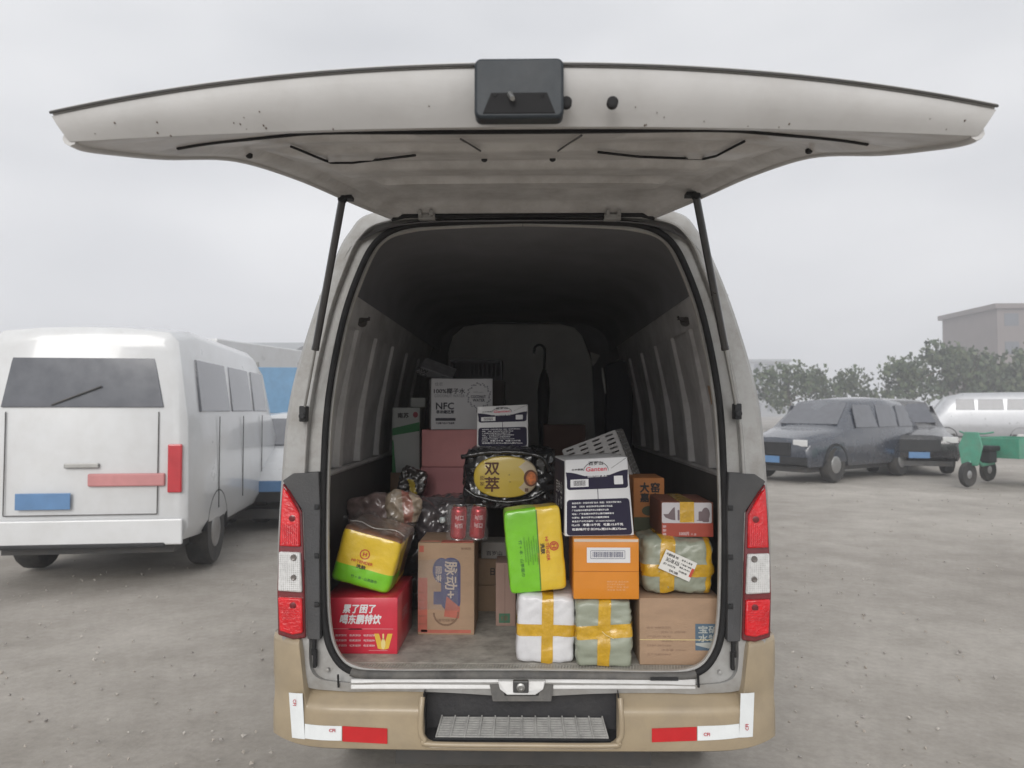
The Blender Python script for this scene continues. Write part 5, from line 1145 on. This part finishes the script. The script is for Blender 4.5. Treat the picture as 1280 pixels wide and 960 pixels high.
# blue notice board
bs = thing('notice_board', 'blue board on two posts, just showing past the left side of the delivery van', 'sign', (px_(345, 15), 15, 0), (0, 0, R(8)))
mb = MB(); mb.box(-.42, .42, 0, .05, 1.45, 2.35); mb.build('board', mat('sign_blue', (.10, .22, .36), .5, coat=.3), bs, bevel=.01)
for s in (-1, 1): mb = MB(); mb.tube([(s * .4, .08, 0), (s * .4, .08, 2.45)], .03, 8); mb.build('post', metal, bs)
# pale sheds along the far left
def shed(name, label, x0, x1, Y, hgt, m, nwin, roofm, seed):
    th = thing(name, label, 'building', ((x0 + x1) / 2, Y, 0)); hw = (x1 - x0) / 2
    mb = MB(); mb.box(-hw, hw, 0, 9, 0, hgt); mb.build('wall', m, th)
    mb = MB(); mb.prism([(-hw - .3, -.4, hgt), (-hw - .3, 9.4, hgt), (-hw - .3, 4.5, hgt + 1.2)], (2 * hw + .6, 0, 0)); fixn(mb.build('roof', roofm, th))
    for k in range(nwin):
        cx = -hw + (k + .5) * 2 * hw / nwin; mb = MB(); mb.box(cx - .7, cx + .7, -.03, .05, 1.3, 2.6); o = mb.build('window', mat('far_window', (.12, .13, .15), .3, coat=.6), th)
        mb = MB(); mb.box(cx - .8, cx + .8, -.06, -.031, 1.2, 1.3); mb.box(cx - .8, cx + .8, -.06, -.031, 2.6, 2.7); mb.build('frame', m, o)
pw = mat('pale_render', (.50, .50, .50), .9, var=.08, scale=.5, dirt=.4, dcol=(.33, .32, .31), dscale=.6); gro = mat('grey_roof_sheet', (.36, .37, .38), .7, var=.08, scale=.5)
shed('shed', 'long pale grey shed beyond the white van on the left', -34, -13.5, 42, 4.4, pw, 8, gro, 1)
shed('shed', 'taller off-white workshop showing right of the long grey shed', -13, -8, 48, 5.8, mat('offwhite_render', (.46, .455, .445), .9, var=.08, scale=.5), 3, gro, 2)
# parked lorry behind the white van
lr = thing('box_truck', 'white box truck parked behind the white passenger van on the left', 'truck', (-7.2, 15.5, 0), (0, 0, R(-14)))
mb = MB(); mb.box(-1.05, 1.05, 0, 4.2, .95, 2.95); mb.build('cargo_box', wpaint, lr, bevel=.03)
mb = MB(); mb.prism([(-.98, 4.35, .5), (-.98, 6.0, .5), (-.98, 6.05, 1.3), (-.98, 5.7, 2.1), (-.98, 4.35, 2.15)], (1.96, 0, 0)); fixn(mb.build('cab', wpaint, lr, bevel=.04))
mb = MB(); mb.box(-.45, .45, -.05, 6.0, .55, .85); mb.build('chassis', dmetal, lr)
for s in (-1, 1):
    mb = MB(); mb.box(s * .62 - .10, s * .62 + .10, -.07, -.045, .72, .82); mb.build('tail_lamp', lampr, lr)
    for wy in (1.0, 5.1):
        M = Matrix.Translation((s * .85, wy, .40)); mb = MB(); mb.lathe([(.22, -.13), (.38, -.14), (.40, 0), (.38, .14), (.22, .13)], 20, M, 'x'); fixn(mb.build('wheel', tyre, lr, smooth=50))
for k in range(2): mb = MB(); mb.box(-1.0 + k * 1.01, -.01 + k * 1.01, -.02, -.001, 1.0, 2.88); mb.build('rear_door', wpaint, lr, bevel=.006)
# trees and hedge
leafms = [mat('leaf_a', (.075, .105, .05), .7, var=.3, scale=3), mat('leaf_b', (.055, .08, .045), .7, var=.3, scale=3), mat('leaf_c', (.10, .12, .065), .7, var=.3, scale=3)]
bark = mat('bark', (.10, .08, .06), .9, bump=.5)
def tree(label, x, y, h, cw, seed, nleaf=1500, group='trees along the far edge of the lot', shrub=False):
    r_ = random.Random(seed); th = thing('tree' if not shrub else 'shrub', label, 'tree' if not shrub else 'shrub', (x, y, 0), (0, 0, 0), group)
    mb = MB(); pts = [Vector((0, 0, 0)), Vector((.1, 0, h * .25)), Vector((-.1, .1, h * .55)), Vector((.05, 0, h * .85))]; mb.tube(pts, [h * .025, h * .02, h * .013, h * .004], 7)
    for k in range(6):
        a = r_.random() * 6.28; z = h * r_.uniform(.25, .6); mb.tube([Vector((0, 0, z)), Vector((math.cos(a) * cw * .3, math.sin(a) * cw * .3, z + h * .15)), Vector((math.cos(a) * cw * .42, math.sin(a) * cw * .42, z + h * .27))], [h * .010, h * .006, h * .002], 5)
    mb.build('trunk', bark, th, smooth=60)
    cl = [Vector((r_.uniform(-.42, .42) * cw, r_.uniform(-.35, .35) * cw, h * r_.uniform(.18 if shrub else .35, .86))) for _ in range(22)]
    mb = MB()
    for k in range(nleaf):
        c = r_.choice(cl); rad = cw * .16 * r_.random() ** .45; d = Vector((r_.gauss(0, 1), r_.gauss(0, 1), r_.gauss(0, .8))).normalized() * rad; p = c + d
        if p.z < .1: p.z = .1
        s = h * r_.uniform(.018, .034); R3 = Euler((r_.random() * 6, r_.random() * 6, r_.random() * 6)).to_matrix(); mb.cur = r_.randrange(3)
        mb.add([p + R3 @ Vector(q) for q in ((-s, -s * .6, 0), (s, -s * .6, s * .2), (s * .8, s * .6, 0), (-s * .7, s * .7, s * .2))], [(0, 1, 2, 3)])
    mb.build('crown', leafms, th)
specs = [(16, 62, 4.6, 5), (20.5, 60, 5.4, 6), (25, 61, 4.9, 5.5), (29.5, 59, 6.2, 6.5), (34, 60, 7.0, 7), (39, 62, 6.6, 7), (43.5, 60, 7.2, 7)]
names = ['leftmost low tree', 'rounded tree second from the left', 'low tree near the middle', 'fuller tree right of the middle', 'tall tree above the silver van', 'broad tree third in from the right end', 'tall tree at the right end']
for k, (x, y, h, cw) in enumerate(specs): tree(names[k] + ' of the far row at the right', x, y, h, cw, 20 + k)
for k, (x, y, h, cw) in enumerate([(-27, 30, 5.0, 5), (-22, 31, 4.2, 5), (-17.5, 33, 4.6, 5)]): tree(['dark tree at the far left edge above the van roof', 'lower tree just right of the edge tree on the left', 'tree in front of the pale shed on the left'][k], x, y, h, cw, 60 + k, 1400, 'trees at the far left')
# low far blocks
def block(label, x0, x1, Y, hgt, m, nf, nw):
    th = thing('building', label, 'building', ((x0 + x1) / 2, Y, 0)); hw = (x1 - x0) / 2
    mb = MB(); mb.box(-hw, hw, 0, 12, 0, hgt); mb.build('wall', m, th); mb = MB(); mb.box(-hw - .4, hw + .4, -.4, 12.4, hgt, hgt + .6); mb.build('parapet', m, th)
    for i in range(nf):
        for k in range(nw):
            cx = -hw + (k + .5) * 2 * hw / nw; cz = (i + .6) * hgt / nf; mb = MB(); mb.box(cx - hw / nw * .5, cx + hw / nw * .5, -.04, .05, cz - .7, cz + .8); mb.build('window', mat('far_window', (.12, .13, .15), .3, coat=.6), th)
block('brownish-grey block rising behind the trees at the right edge', 56, 76, 92, 13.5, mat('brown_grey_render', (.22, .19, .18), .9, var=.1, scale=.3), 4, 6)
block('faint grey block far off between the dark vehicles and the van', 44, 58, 170, 12, mat('far_grey_render', (.33, .34, .35), .9, var=.06, scale=.2), 4, 5)
# pale air: soft mist over the lot
hz = MB(); hz.box(-110, 110, -12, 275, -1.2, 46)
hm_ = bpy.data.materials.new('mist'); hm_.use_nodes = True; t = hm_.node_tree; t.nodes.remove(t.nodes['Principled BSDF']); pv = t.nodes.new('ShaderNodeVolumePrincipled'); pv.inputs['Color'].default_value = (.93, .95, 1, 1); pv.inputs['Density'].default_value = .004; pv.inputs['Anisotropy'].default_value = .2
t.links.new(pv.outputs[0], t.nodes['Material Output'].inputs['Volume'])
tag(hz.build('haze', hm_), kind='stuff')
